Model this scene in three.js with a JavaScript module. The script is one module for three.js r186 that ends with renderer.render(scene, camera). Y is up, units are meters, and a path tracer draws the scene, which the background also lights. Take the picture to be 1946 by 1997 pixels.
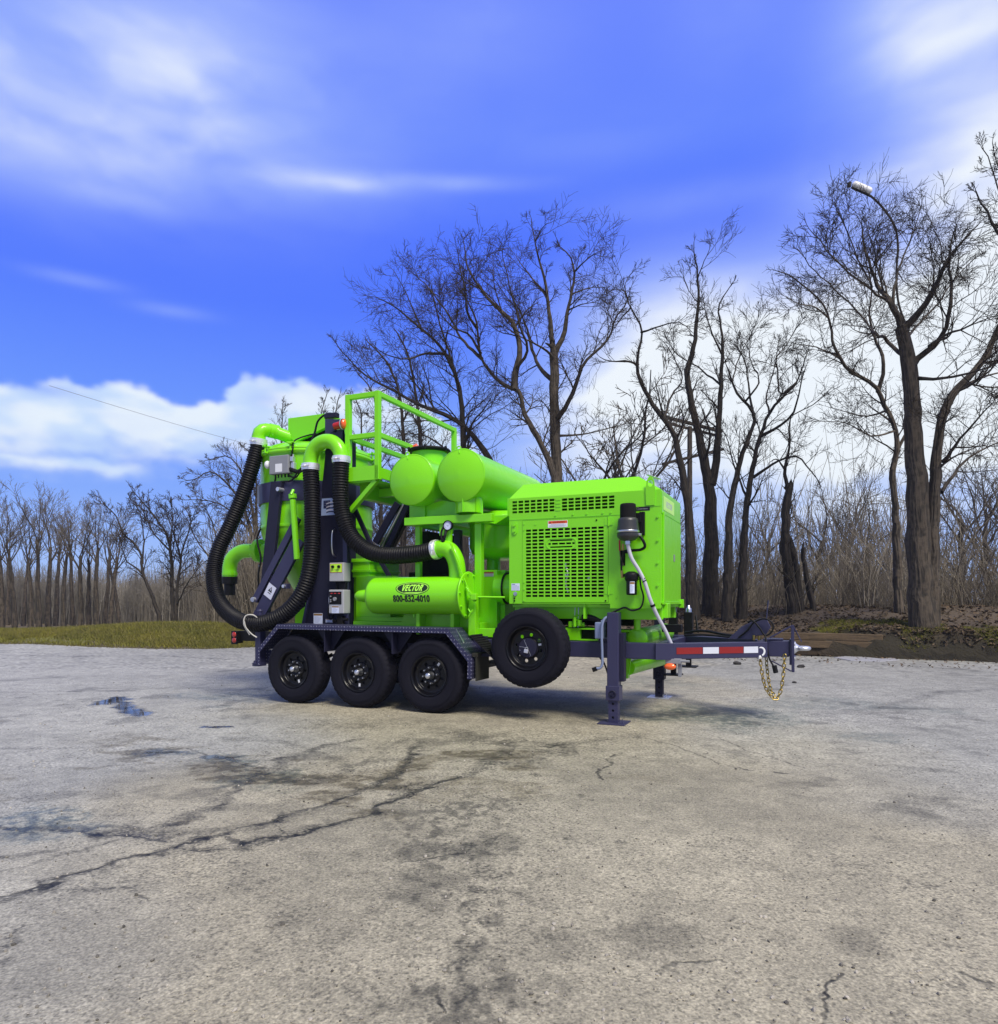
import * as THREE from 'three';
import { mergeGeometries } from 'three/addons/utils/BufferGeometryUtils.js';
import { RoundedBoxGeometry } from 'three/addons/geometries/RoundedBoxGeometry.js';

// ---------------------------------------------------------------- camera, sky, sun, exposure
const scene = new THREE.Scene();
const F = 1369.85, VH = 1171.27, EYE = 1.167;               // focal length and horizon row in photograph pixels, eye height in metres
const camera = new THREE.PerspectiveCamera(2 * Math.atan(VH / F) * 180 / Math.PI, 998 / 1024, 0.05, 2000);
camera.position.set(0, EYE, 0);
camera.lookAt(0, EYE, -10);
{ const H = 2 * VH, Wd = H * 998 / 1024; camera.setViewOffset(Wd, H, (Wd - 1946) / 2, 0, 1946, 1997); }   // level camera, lens shifted up
const renderer = new THREE.WebGLRenderer({ antialias: true });
renderer.setSize(998, 1024);
renderer.toneMapping = THREE.LinearToneMapping;
renderer.toneMappingExposure = 1.0;
renderer.shadowMap.enabled = true;

const clamp = (x, a = 0, b = 1) => Math.min(b, Math.max(a, x)), mix = (a, b, t) => a + (b - a) * t;
const sm = (a, b, x) => { const t = clamp((x - a) / (b - a)); return t * t * (3 - 2 * t); };
const s2l = (c) => (c <= 0.04045 ? c / 12.92 : Math.pow((c + 0.055) / 1.055, 2.4)), l2s = (c) => (c <= 0.0031308 ? c * 12.92 : 1.055 * Math.pow(c, 1 / 2.4) - 0.055);
const lin = (r, g, b) => [s2l(r / 255), s2l(g / 255), s2l(b / 255)];
function rng(seed) { let s = seed >>> 0; return () => { s = (s + 0x6d2b79f5) | 0; let t = Math.imul(s ^ (s >>> 15), 1 | s); t = (t + Math.imul(t ^ (t >>> 7), 61 | t)) ^ t; return ((t ^ (t >>> 14)) >>> 0) / 4294967296; }; }
function h2(ix, iy, k) { let n = Math.imul(ix, 374761393) + Math.imul(iy, 668265263) + Math.imul(k, 974634777); n = Math.imul(n ^ (n >>> 13), 1274126177); return ((n ^ (n >>> 16)) >>> 0) / 4294967296; }
function vn(x, y, k = 0) {
  const ix = Math.floor(x), iy = Math.floor(y); let a = x - ix, b = y - iy; a = a * a * (3 - 2 * a); b = b * b * (3 - 2 * b);
  return mix(mix(h2(ix, iy, k), h2(ix + 1, iy, k), a), mix(h2(ix, iy + 1, k), h2(ix + 1, iy + 1, k), a), b);
}
function fbm(x, y, o = 4, k = 0) { let s = 0, a = 0.5, n = 0; for (let i = 0; i < o; i++) { s += a * vn(x, y, k + i * 17); n += a; a *= 0.5; x = x * 2.03 + 11.3; y = y * 2.03 + 7.7; } return s / n; }

{ // sky: blue air with thin veils, a cumulus bank low on the left, brighter haze on the right and an unseen veil overhead toned to set the fill light
  const W = 2048, H = 1024, data = new Float32Array(W * H * 4);
  const stops = [[-3, lin(176, 204, 255)], [2, lin(165, 198, 255)], [8, lin(132, 172, 255)], [15, lin(104, 148, 255)], [22, lin(82, 123, 255)], [27, lin(74, 115, 255)], [33, lin(95, 132, 255)], [41, lin(107, 136, 255)], [60, lin(120, 146, 245)], [90, lin(130, 155, 245)]];
  const base = (el) => { for (let i = 1; i < stops.length; i++) if (el <= stops[i][0]) { const t = clamp((el - stops[i - 1][0]) / (stops[i][0] - stops[i - 1][0])); return [0, 1, 2].map((c) => mix(stops[i - 1][1][c], stops[i][1][c], t)); } return stops[stops.length - 1][1]; };
  // soft cloud patches: azimuth, elevation (degrees), half width, half height, strength, raggedness
  const puffs = [[-31, 33, 20, 7.2, .42, .7], [-23, 36, 13, 6.5, .24, .7], [-20, 31, 18, 6, .14, .8], [-39, 28.5, 13, 3.6, .42, .5], [36, 30, 10, 16, .68, .55], [30, 37, 5.5, 7, .4, .6], [38, 24, 9, 7, .35, .6], [-2, 39, 10, 4, .16, .8], [18, 38.5, 6, 4, .12, .8],
    [-12, 30.1, 5, .7, .34, .9], [-4, 30.7, 8, .6, .26, .9], [-28, 26.6, 4.6, .8, .24, .8], [-19, 29.3, 7, 1, .14, .9], [-31, 21.4, 3.4, .5, .22, .8], [-25, 20.5, 3.2, .5, .2, .8], [14, 29, 9, 1.3, .16, .9], [8, 33, 12, 2.2, .1, .9], [26, 28, 5, 2, .18, .9],
    [13, 19.5, 10, 6.5, .9, .3], [24, 18.5, 10, 7, .85, .3], [36, 15, 12, 8, .62, .6], [6, 13, 10, 5, .3, .7], [20, 11.5, 22, 3.2, .62, .5], [32, 13.5, 14, 4.4, .66, .5], [26, 7, 16, 4.5, .55, .8], [10, 7, 10, 3.5, .3, .8], [12, 15.6, 12, 2.6, .55, .6]];
  for (let r = 0; r < H; r++) {
    const el = ((r + 0.5) / H - 0.5) * 180, e = el * Math.PI / 180;
    for (let c = 0; c < W; c++) {
      const ph = ((c + 0.5) / W - 0.5) * 2 * Math.PI, x = Math.cos(ph) * Math.cos(e), z = Math.sin(ph) * Math.cos(e), y = Math.sin(e);
      const az = Math.atan2(x, -z) * 180 / Math.PI, col = base(el).slice(), i = (r * W + c) * 4;
      const px = 8.2 * x / (y + .25), pz = 8.2 * z / (y + .25);
      const n1 = fbm(px * .5 + 3, pz * .5, 5, 3), n2 = fbm(az * .16 + 20 + n1 * 2.2, el * .5, 5, 60), n3 = fbm(az * .05 + 4, el * .12 + 9, 3, 90);
      let veil = 0;
      for (const [pa, pe, wa, we, st, rg] of puffs) {
        const da = (az - pa) / wa, de = (el - pe) / we, q = da * da + de * de;
        if (q < 5) { const f = Math.exp(-q * 1.5) * st; veil += f * mix(1, .35 + 1.3 * n2, rg); }
      }
      const over = sm(44, 66, el) * .84 + (1 - sm(44, 66, el)) * sm(50, 95, Math.abs(az)) * sm(2, 16, el) * .8;       // unseen cloud over and behind the viewer, toned to set the fill light
      veil = 1 - (1 - clamp(veil, 0, .96)) * (1 - over * clamp(.25 + 1.3 * n1));
      const front = 1 - over, vc = [mix(.34, mix(.54, .9, sm(.35, .95, veil)), front), mix(.33, mix(.68, .96, sm(.35, .95, veil)), front), mix(.3, 1, front)];
      for (let k = 0; k < 3; k++) col[k] = mix(col[k], vc[k] * mix(1, .93, n3 * over), veil);
      // the cumulus bank low on the left
      if (az > -75 && az < 14 && el > 3 && el < 24) {
        const topE = mix(14.2, 15.2, sm(-37, -28, az)) - .6 * sm(-27, -23.5, az) + 2.1 * sm(-22.5, -19.2, az) + (fbm(az * .5 + 5, 2.2, 4, 7) - .5) * 1.3 - 8 * sm(-10, 6, az);
        const botE = mix(10, 11.6, sm(-36, -18, az)) + (fbm(az * .14 + 2, 8, 3, 8) - .5) * 2.2;
        const wob = (fbm(az * .8, el * 1.6, 4, 33) - .5) * 1.5, a1 = sm(topE + .28, topE - .42, el + wob * .8), a2 = sm(botE - 2.2, botE + 1.1, el + wob * 1.3);
        let a = a1 * a2 * (.78 + .3 * fbm(az * .22, el * .55, 4, 12));
        const st = Math.exp(-(((el - 9.4 + wob * .5) / .5) ** 2)) * sm(-25.5, -28.5, az) * .85; a = Math.max(a, st);
        const hole = Math.exp(-(((az + 18.2) / 1.5) ** 2 + ((el - 15.1) / .55) ** 2)) * .3 + Math.exp(-(((az + 33) / 1.7) ** 2 + ((el - 14.2) / .45) ** 2)) * .5; a *= 1 - hole;
        a = clamp(a, 0, .97);
        const w = fbm(az * .3 + 7, el * .8, 4, 44), cc = [mix(.6, .82, sm(.3, .66, w)), mix(.76, .91, sm(.3, .66, w)), 1.0];
        for (let k = 0; k < 3; k++) col[k] = mix(col[k], cc[k], a);
      }
      if (el < 0) { const t = sm(0, -12, el); const gcol = [.2, .19, .17]; for (let k = 0; k < 3; k++) col[k] = mix(col[k], gcol[k], t); }
      data[i] = col[0]; data[i + 1] = col[1]; data[i + 2] = col[2]; data[i + 3] = 1;
    }
  }
  const t = new THREE.DataTexture(data, W, H, THREE.RGBAFormat, THREE.FloatType);
  t.mapping = THREE.EquirectangularReflectionMapping; t.magFilter = t.minFilter = THREE.LinearFilter; t.needsUpdate = true; t.name = 'sky';
  scene.background = t; scene.environment = t;
}
const sun = new THREE.DirectionalLight(new THREE.Color(1, 0.93, 0.8), 4.6);
sun.name = 'sun';
sun.position.set(12, 34, 13); sun.target.position.set(0, 0, -9); scene.add(sun, sun.target);
sun.castShadow = true; sun.shadow.radius = 42; sun.shadow.mapSize.set(2048, 2048);
Object.assign(sun.shadow.camera, { left: -26, right: 26, top: 26, bottom: -26, near: 1, far: 110 });

// ---------------------------------------------------------------- helpers
const V = (x, y, z) => new THREE.Vector3(x, y, z);
const P3 = (u, v, d) => V((u - 973) / F * d, EYE - (v - VH) / F * d, -d);      // a sight line of the photograph followed for d metres
const G = (u, v) => { const d = EYE * F / (v - VH); return [(u - 973) / F * d, -d]; };    // where a sight line meets the yard
const taken = new Map();
const numbered = (n) => { const k = taken.get(n) ?? 0; taken.set(n, k + 1); return k ? n + '_' + String(k).padStart(3, '0') : n; };
function tag(o, label, category, group, kind) { o.userData.label = label; if (category) o.userData.category = category; if (group) o.userData.group = group; if (kind) o.userData.kind = kind; return o; }
function top(o, name, label, category, group, kind) { o.name = numbered(name); scene.add(o); return tag(o, label, category, group, kind); }
function boxUV(g) {                                                            // uv in metres, laid on by the way each face points
  const p = g.attributes.position, n = g.attributes.normal, uv = new Float32Array(p.count * 2);
  for (let i = 0; i < p.count; i++) {
    const a = Math.abs(n.getX(i)), b = Math.abs(n.getY(i)), c = Math.abs(n.getZ(i));
    if (b >= a && b >= c) { uv[2 * i] = p.getX(i); uv[2 * i + 1] = p.getZ(i); } else if (a >= c) { uv[2 * i] = p.getZ(i); uv[2 * i + 1] = p.getY(i); } else { uv[2 * i] = p.getX(i); uv[2 * i + 1] = p.getY(i); }
  }
  g.setAttribute('uv', new THREE.BufferAttribute(uv, 2)); return g;
}
function merged(list, keepUV) {
  const out = [].concat(list).map((g) => { let q = g.index ? g.toNonIndexed() : g.clone(); for (const k of Object.keys(q.attributes)) if (!['position', 'normal', 'uv'].includes(k)) q.deleteAttribute(k); if (!q.attributes.normal) q.computeVertexNormals(); if (!q.attributes.uv) q.setAttribute('uv', new THREE.BufferAttribute(new Float32Array(q.attributes.position.count * 2), 2)); q.morphAttributes = {}; return q; });
  const m = out.length > 1 ? mergeGeometries(out) : out[0];
  return keepUV ? m : boxUV(m);
}
const DEF = { parent: scene };
function part(name, list, mat, parent = DEF.parent, keepUV) { const m = new THREE.Mesh(merged(list, keepUV), mat); m.name = name; parent.add(m); return m; }
function holder(name, parent = DEF.parent, x = 0, y = 0, z = 0) { const g = new THREE.Group(); g.name = name; g.position.set(x, y, z); parent.add(g); return g; }
const box = (x0, x1, y0, y1, z0, z1, r = .006) => { const w = Math.abs(x1 - x0), h = Math.abs(y1 - y0), d = Math.abs(z1 - z0); const g = r > 0 && Math.min(w, h, d) > r * 2.2 ? new RoundedBoxGeometry(w, h, d, 1, r) : new THREE.BoxGeometry(w, h, d); return g.translate((x0 + x1) / 2, (y0 + y1) / 2, (z0 + z1) / 2); };
function along(g, a, b) {                                                      // turns a geometry built along +y, centred, onto the segment a-b
  const A = V(...a), B = V(...b), d = B.clone().sub(A).normalize();
  const side = Math.abs(d.y) > .999 ? V(1, 0, 0) : V(0, 1, 0).cross(d).normalize(), q = new THREE.Matrix4().makeBasis(side, d, side.clone().cross(d));
  return g.applyMatrix4(q).translate((A.x + B.x) / 2, (A.y + B.y) / 2, (A.z + B.z) / 2);
}
const dist = (a, b) => Math.hypot(a[0] - b[0], a[1] - b[1], a[2] - b[2]);
const bar = (a, b, w, h = w, r = .004) => along(Math.min(w, h) > r * 2.2 ? new RoundedBoxGeometry(w, dist(a, b), h, 1, r) : new THREE.BoxGeometry(w, dist(a, b), h), a, b);
const rod = (a, b, r, n = 14, r2 = r) => along(new THREE.CylinderGeometry(r2, r, dist(a, b), n), a, b);
const pipe = (pts, r, n = 14, seg = pts.length * 8, closed = false) => new THREE.TubeGeometry(new THREE.CatmullRomCurve3(pts.map((p) => V(...p)), closed, 'centripetal'), seg, r, n, closed);
const lathe = (prof, n = 40) => new THREE.LatheGeometry(prof.map(([r, y]) => new THREE.Vector2(Math.max(r, .0001), y)), n);
const lathX = (prof, n) => lathe(prof, n).rotateZ(-Math.PI / 2);               // profile (radius, x)
const lathZ = (prof, n) => lathe(prof, n).rotateX(Math.PI / 2);                // profile (radius, z)
function poly(pts, depth, holes = [], bevel = 0) {
  const s = new THREE.Shape(pts.map(([x, y]) => new THREE.Vector2(x, y)));
  for (const h of holes) s.holes.push(new THREE.Path(h.map(([x, y]) => new THREE.Vector2(x, y))));
  return new THREE.ExtrudeGeometry(s, { depth, bevelEnabled: bevel > 0, bevelSize: bevel, bevelThickness: bevel, bevelSegments: 1, curveSegments: 8 });
}
const rect = (x0, y0, x1, y1) => [[x0, y0], [x1, y0], [x1, y1], [x0, y1]];
const ring = (cx, cy, r, n = 20, a0 = 0) => Array.from({ length: n }, (_, i) => [cx + r * Math.cos(a0 + i / n * 2 * Math.PI), cy + r * Math.sin(a0 + i / n * 2 * Math.PI)]);
const slot = (x0, y0, x1, y1, n = 6) => { const r = (y1 - y0) / 2, o = []; for (let i = 0; i <= n; i++) { const a = -Math.PI / 2 + Math.PI * i / n; o.push([x1 - r + r * Math.cos(a), (y0 + y1) / 2 + r * Math.sin(a)]); } for (let i = 0; i <= n; i++) { const a = Math.PI / 2 + Math.PI * i / n; o.push([x0 + r + r * Math.cos(a), (y0 + y1) / 2 + r * Math.sin(a)]); } return o; };
function tex(w, h, fn, srgb = true) {                                          // fn(x, y) gives sRGB values 0..255, or one height 0..1
  const d = new Uint8Array(w * h * 4);
  for (let y = 0; y < h; y++) for (let x = 0; x < w; x++) { const c = fn(x, y), i = (y * w + x) * 4; if (typeof c === 'number') d[i] = d[i + 1] = d[i + 2] = clamp(c) * 255; else for (let k = 0; k < 3; k++) d[i + k] = clamp(c[k], 0, 255); d[i + 3] = 255; }
  const t = new THREE.DataTexture(d, w, h); t.wrapS = t.wrapT = THREE.RepeatWrapping; t.magFilter = THREE.LinearFilter; t.minFilter = THREE.LinearMipmapLinearFilter; t.generateMipmaps = true; if (srgb) t.colorSpace = THREE.SRGBColorSpace; t.needsUpdate = true; return t;
}
const rep = (t, s) => { const c = t.clone(); c.repeat.set(1 / s, 1 / s); c.needsUpdate = true; return c; };
const wrapN = (x, y, n, k) => { const a = x / n, b = y / n; return mix(mix(fbm(x * .06, y * .06, 4, k), fbm((x - n) * .06, y * .06, 4, k), sm(.8, 1, a)), mix(fbm(x * .06, (y - n) * .06, 4, k), fbm((x - n) * .06, (y - n) * .06, 4, k), sm(.8, 1, a)), sm(.8, 1, b)); };
function canvasTex(w, h, draw, srgb = true) { const c = document.createElement('canvas'); c.width = w; c.height = h; const g = c.getContext('2d'); draw(g, w, h); const t = new THREE.CanvasTexture(c); t.magFilter = THREE.LinearFilter; if (srgb) t.colorSpace = THREE.SRGBColorSpace; return t; }

// ---------------------------------------------------------------- materials
const std = (c, rough, metal = 0, o = {}) => new THREE.MeshStandardMaterial({ color: new THREE.Color().setRGB(...c), roughness: rough, metalness: metal, ...o });
const phy = (c, rough, metal = 0, o = {}) => new THREE.MeshPhysicalMaterial({ color: new THREE.Color().setRGB(...c), roughness: rough, metalness: metal, ...o });
const smudge = tex(256, 256, (x, y) => .42 + .3 * wrapN(x, y, 256, 5), false);
const peel = tex(256, 256, (x, y) => wrapN(x * 2.5, y * 2.5, 640, 9), false);
const M = {
  green: phy([.2, .68, .003], .8, 0, { roughnessMap: rep(smudge, .9), specularIntensity: .5, clearcoat: .6, clearcoatRoughness: .16, bumpMap: rep(peel, .35), bumpScale: .0007 }),
  navy: phy([.033, .033, .082], .42, 0, { specularIntensity: .6, clearcoat: .15, clearcoatRoughness: .2, bumpMap: rep(peel, .35), bumpScale: .0008 }),
  navyDark: phy([.014, .014, .034], .5, 0, { specularIntensity: .5 }),
  black: phy([.006, .006, .008], .5, 0, { specularIntensity: .4 }), blackMatt: phy([.009, .009, .01], .85, 0, { specularIntensity: .3 }), rubber: phy([.008, .008, .0145], .75, 0, { specularIntensity: .3, bumpMap: rep(peel, .12), bumpScale: .001 }),
  hose: phy([.0045, .0045, .007], .5, 0, { specularIntensity: .4 }), gloss: phy([.004, .004, .006], .3, 0, { specularIntensity: .45, clearcoat: .12, clearcoatRoughness: .15 }),
  steel: std([.62, .63, .66], .28, 1), zinc: std([.72, .74, .8], .42, .85), band: std([.9, .9, .92], .38, .7), greyBox: std([.23, .24, .27], .5), greyLight: std([.36, .37, .4], .5),
  inside: phy([.004, .009, .003], .8, 0, { specularIntensity: .3 }), brass: std([.42, .31, .1], .35, 1), red: std([.42, .012, .008], .35), redLens: phy([.5, .02, .012], .2, 0, { clearcoat: 1 }), orange: phy([.86, .13, .015], .25, 0, { clearcoat: 1 }),  // inside: near-black that paints the shade of interiors and gaps into the colour
  white: std([.72, .74, .78], .45), blue: std([.22, .27, .42], .4, .3), whiteHose: std([.5, .5, .58], .4), cable: phy([.008, .008, .01], .55, 0, { specularIntensity: .4 }), redTape: std([.24, .012, .01], .35), whiteTape: std([.62, .65, .74], .35),
};
{ // diamond tread plate
  const n = 128, hgt = (x, y) => { const f = (u, v, s) => { const a = (u + v * s) * .7071, b = (u - v * s) * .7071; return Math.exp(-((a / 15) ** 4) - ((b / 4) ** 4)); }; let m = 0; for (const [cx, cy, s] of [[32, 32, 1], [96, 96, 1], [96, 32, -1], [32, 96, -1]]) for (const ox of [-128, 0, 128]) for (const oy of [-128, 0, 128]) m = Math.max(m, f(x - cx + ox, y - cy + oy, s)); return m; };
  const hg = new Float32Array(n * n); for (let y = 0; y < n; y++) for (let x = 0; x < n; x++) hg[y * n + x] = hgt(x, y);
  M.tread = std([1, 1, 1], .4, .35, { map: rep(tex(n, n, (x, y) => { const v = hg[y * n + x]; return [mix(50, 185, v), mix(50, 187, v), mix(82, 205, v)]; }), .075), bumpMap: rep(tex(n, n, (x, y) => hg[y * n + x], false), .075), bumpScale: .003 });
}

// ---------------------------------------------------------------- ground, yard, mound, bank
const struct = (geo, mat, name, label) => { const m = new THREE.Mesh(geo, mat); m.name = name; m.userData.kind = 'structure'; m.userData.label = label; scene.add(m); return m; };
{ const g = new THREE.CircleGeometry(900, 64).rotateX(-Math.PI / 2).translate(0, -.03, 0); boxUV(g);
  struct(g, std([1, 1, 1], .95, 0, { map: rep(tex(256, 256, (x, y) => { const n = wrapN(x * 1.4, y * 1.4, 358, 2), f = h2(x, y, 3); return [mix(72, 112, n) + f * 18, mix(64, 98, n) + f * 16, mix(48, 74, n) + f * 12]; }), 3) }), 'ground', 'brown leaf-strewn earth that runs out flat behind the yard'); }

// marks on the yard: cracks, tyre marks, wet and oily spots, darker patches, a painted shadow, given as lines and blots in metres
const lineM = [], blotM = [];
const crack = (pts, w, s, c = 0) => { const q = pts.map((p) => G(...p)); for (let i = 1; i < q.length; i++) lineM.push([...q[i - 1], ...q[i], w, s, c]); };
const blot = (u, v, rx, rz, s, c = 0) => { const [x, z] = G(u, v); blotM.push([x, z, rx, rz, s, c]); };
crack([[-40, 1760], [0, 1747], [96, 1722], [191, 1693], [290, 1667], [340, 1655], [401, 1638], [440, 1626], [497, 1611], [535, 1602], [600, 1578], [660, 1561], [700, 1550]], .026, .75);
crack([[340, 1655], [382, 1661], [440, 1653], [478, 1642]], .012, .6);
crack([[440, 1635], [475, 1641], [520, 1637], [566, 1632], [619, 1617], [692, 1593], [765, 1563], [806, 1552], [854, 1530], [894, 1515]], .03, .85);
crack([[528, 1608], [545, 1622], [556, 1632]], .01, .6);
crack([[700, 1550], [758, 1519], [790, 1505], [802, 1493], [814, 1470], [824, 1455]], .05, .55);
crack([[610, 1579], [680, 1572], [720, 1574]], .008, .5);
crack([[-30, 1606], [0, 1613], [100, 1618], [191, 1625], [333, 1644]], .05, .35, 1); crack([[80, 1620], [200, 1626], [260, 1634], [333, 1645]], .014, .6);
crack([[180, 1629], [333, 1609], [401, 1579], [459, 1540], [497, 1514], [560, 1480], [640, 1455], [700, 1440]], .1, .6);
crack([[-40, 1762], [96, 1722], [290, 1668], [401, 1639], [535, 1603], [650, 1564], [758, 1520], [800, 1488], [826, 1445]], .065, .45);
crack([[300, 1668], [480, 1645], [619, 1618], [765, 1564], [900, 1512], [960, 1480], [1010, 1440]], .085, .5);
crack([[0, 1613], [191, 1622], [333, 1634], [440, 1618]], .11, .4);
crack([[430, 1440], [560, 1450], [680, 1490], [800, 1480]], .1, .3);
crack([[860, 1420], [980, 1450], [1100, 1455], [1240, 1435]], .16, .35);
crack([[560, 1545], [680, 1500], [790, 1440]], .06, .28);
crack([[-20, 1674], [0, 1670], [103, 1655]], .05, .45); crack([[-20, 1710], [107, 1670], [210, 1646], [290, 1625]], .045, .35);
crack([[122, 1728], [199, 1737], [275, 1737]], .04, .4); crack([[275, 1745], [292, 1754]], .012, .6);
crack([[363, 1460], [413, 1475], [460, 1487], [505, 1498], [620, 1507]], .012, .65); crack([[290, 1468], [365, 1468]], .05, .3, 1);
crack([[776, 1684], [840, 1675], [894, 1666]], .008, .75); crack([[894, 1666], [950, 1642], [997, 1622]], .012, .4);
crack([[1214, 1468], [1198, 1478], [1188, 1493], [1168, 1504], [1172, 1512], [1177, 1521]], .02, .8);
crack([[850, 1946], [861, 1964], [872, 1977]], .011, .8); crack([[923, 1927], [905, 1945], [894, 1960]], .012, .6);
crack([[1240, 1436], [1257, 1440], [1320, 1456], [1367, 1476], [1419, 1495], [1470, 1503]], .012, .7); crack([[1404, 1440], [1452, 1462], [1503, 1476], [1573, 1499]], .011, .6); crack([[1510, 1506], [1538, 1510]], .02, .6);
crack([[1286, 1892], [1331, 1873], [1404, 1871]], .012, .5); crack([[1636, 1896], [1622, 1915], [1610, 1940], [1599, 1962], [1588, 1995]], .011, .75);
crack([[1761, 1736], [1785, 1730], [1815, 1727]], .025, .4); crack([[1862, 1900], [1905, 1920], [1940, 1938]], .02, .45);
crack([[0, 1277], [120, 1280], [320, 1279], [440, 1286]], .12, .4); crack([[100, 1320], [320, 1318]], .1, .18); crack([[0, 1350], [220, 1347], [330, 1341]], .1, .22); crack([[0, 1460], [210, 1456]], .04, .25);
crack([[1590, 1395], [1720, 1380], [1830, 1350], [1946, 1343]], .16, .28, 2); crack([[1600, 1470], [1700, 1468]], .04, .2);
for (const [u, v, r, s] of [[986, 1490, .13, .75], [1052, 1486, .13, .7], [1012, 1473, .12, .65], [1089, 1464, .16, .6], [960, 1488, .08, .6], [964, 1499, .09, .5], [1046, 1511, .07, .4], [1074, 1453, .16, .45], [925, 1446, .2, .35], [905, 1430, .2, .35], [790, 1541, .13, .8], [815, 1534, .1, .5], [1133, 1552, .03, .6], [1152, 1560, .03, .7], [1212, 1642, .03, .6], [1106, 1633, .03, .7], [1860, 1920, .05, .7], [1775, 1581, .04, .5], [1710, 1636, .1, .3], [1640, 1680, .1, .28], [1500, 1690, .06, .3], [1350, 1700, .05, .3], [945, 1797, .035, .45], [938, 1732, .05, .5], [982, 1714, .03, .4], [15, 1840, .08, .6], [40, 1815, .05, .5], [12, 1880, .07, .5], [275, 1700, .1, .2], [500, 1710, .1, .3], [470, 1690, .12, .25], [880, 1878, .05, .4], [905, 1850, .06, .4], [935, 1700, .1, .35], [900, 1650, .08, .35], [875, 1620, .1, .3], [925, 1760, .07, .35], [915, 1830, .07, .3], [560, 1790, .08, .3], [440, 1815, .05, .35]]) blot(u, v, r, r * 1.2, s);
blot(300, 1468, .25, .12, .55, 1); blot(440, 1478, .18, .14, .6, 1); blot(480, 1493, .2, .2, .45, 1); blot(500, 1512, .25, .3, .35, 1); blot(540, 1530, .3, .3, .3, 1); blot(30, 1603, .3, .3, .6, 1); blot(90, 1618, .25, .2, .45, 1); blot(470, 1362, .6, .5, .4, 1); blot(400, 1355, .4, .3, .3, 1); blot(1700, 1436, .4, .3, .3, 1); blot(1460, 1405, .5, .5, .3, 1); blot(1290, 1390, .9, .8, .5, 2); blot(1400, 1395, .7, .6, .35, 2); blot(1650, 1375, 1.2, .5, .3, 2); blot(1250, 1330, .8, .8, .25, 2);  // broad blots by the jack and tongue paint the soft shadow there
blot(850, 1340, 1.2, .8, .3, 2); blot(1100, 1400, .8, .4, .35, 0); blot(700, 1410, 1.0, .35, .25, 0); blot(620, 1420, .6, .3, .2, 0);  // broad darker patches under and before the trailer
for (const [q, w] of [[[[198, 1373], [218, 1366], [232, 1360], [236, 1370], [246, 1381], [262, 1388], [276, 1394]], .13], [[[405, 1417], [425, 1419], [440, 1418]], .05], [[[405, 1473], [430, 1476], [460, 1484]], .06], [[[300, 1466], [340, 1468]], .08]]) crack(q, w, 1, 3);
const cells = new Map(), CS = .5;
const cellAdd = (x0, x1, z0, z1, it) => { for (let i = Math.floor(x0 / CS); i <= Math.floor(x1 / CS); i++) for (let k = Math.floor(z0 / CS); k <= Math.floor(z1 / CS); k++) { const key = i * 4096 + k; if (!cells.has(key)) cells.set(key, []); cells.get(key).push(it); } };
for (const l of lineM) { const r = l[4] * 2.5 + .25; cellAdd(Math.min(l[0], l[2]) - r, Math.max(l[0], l[2]) + r, Math.min(l[1], l[3]) - r, Math.max(l[1], l[3]) + r, l); }
for (const b of blotM) cellAdd(b[0] - b[2] * 2.2, b[0] + b[2] * 2.2, b[1] - b[3] * 2.2, b[1] + b[3] * 2.2, b);
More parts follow.
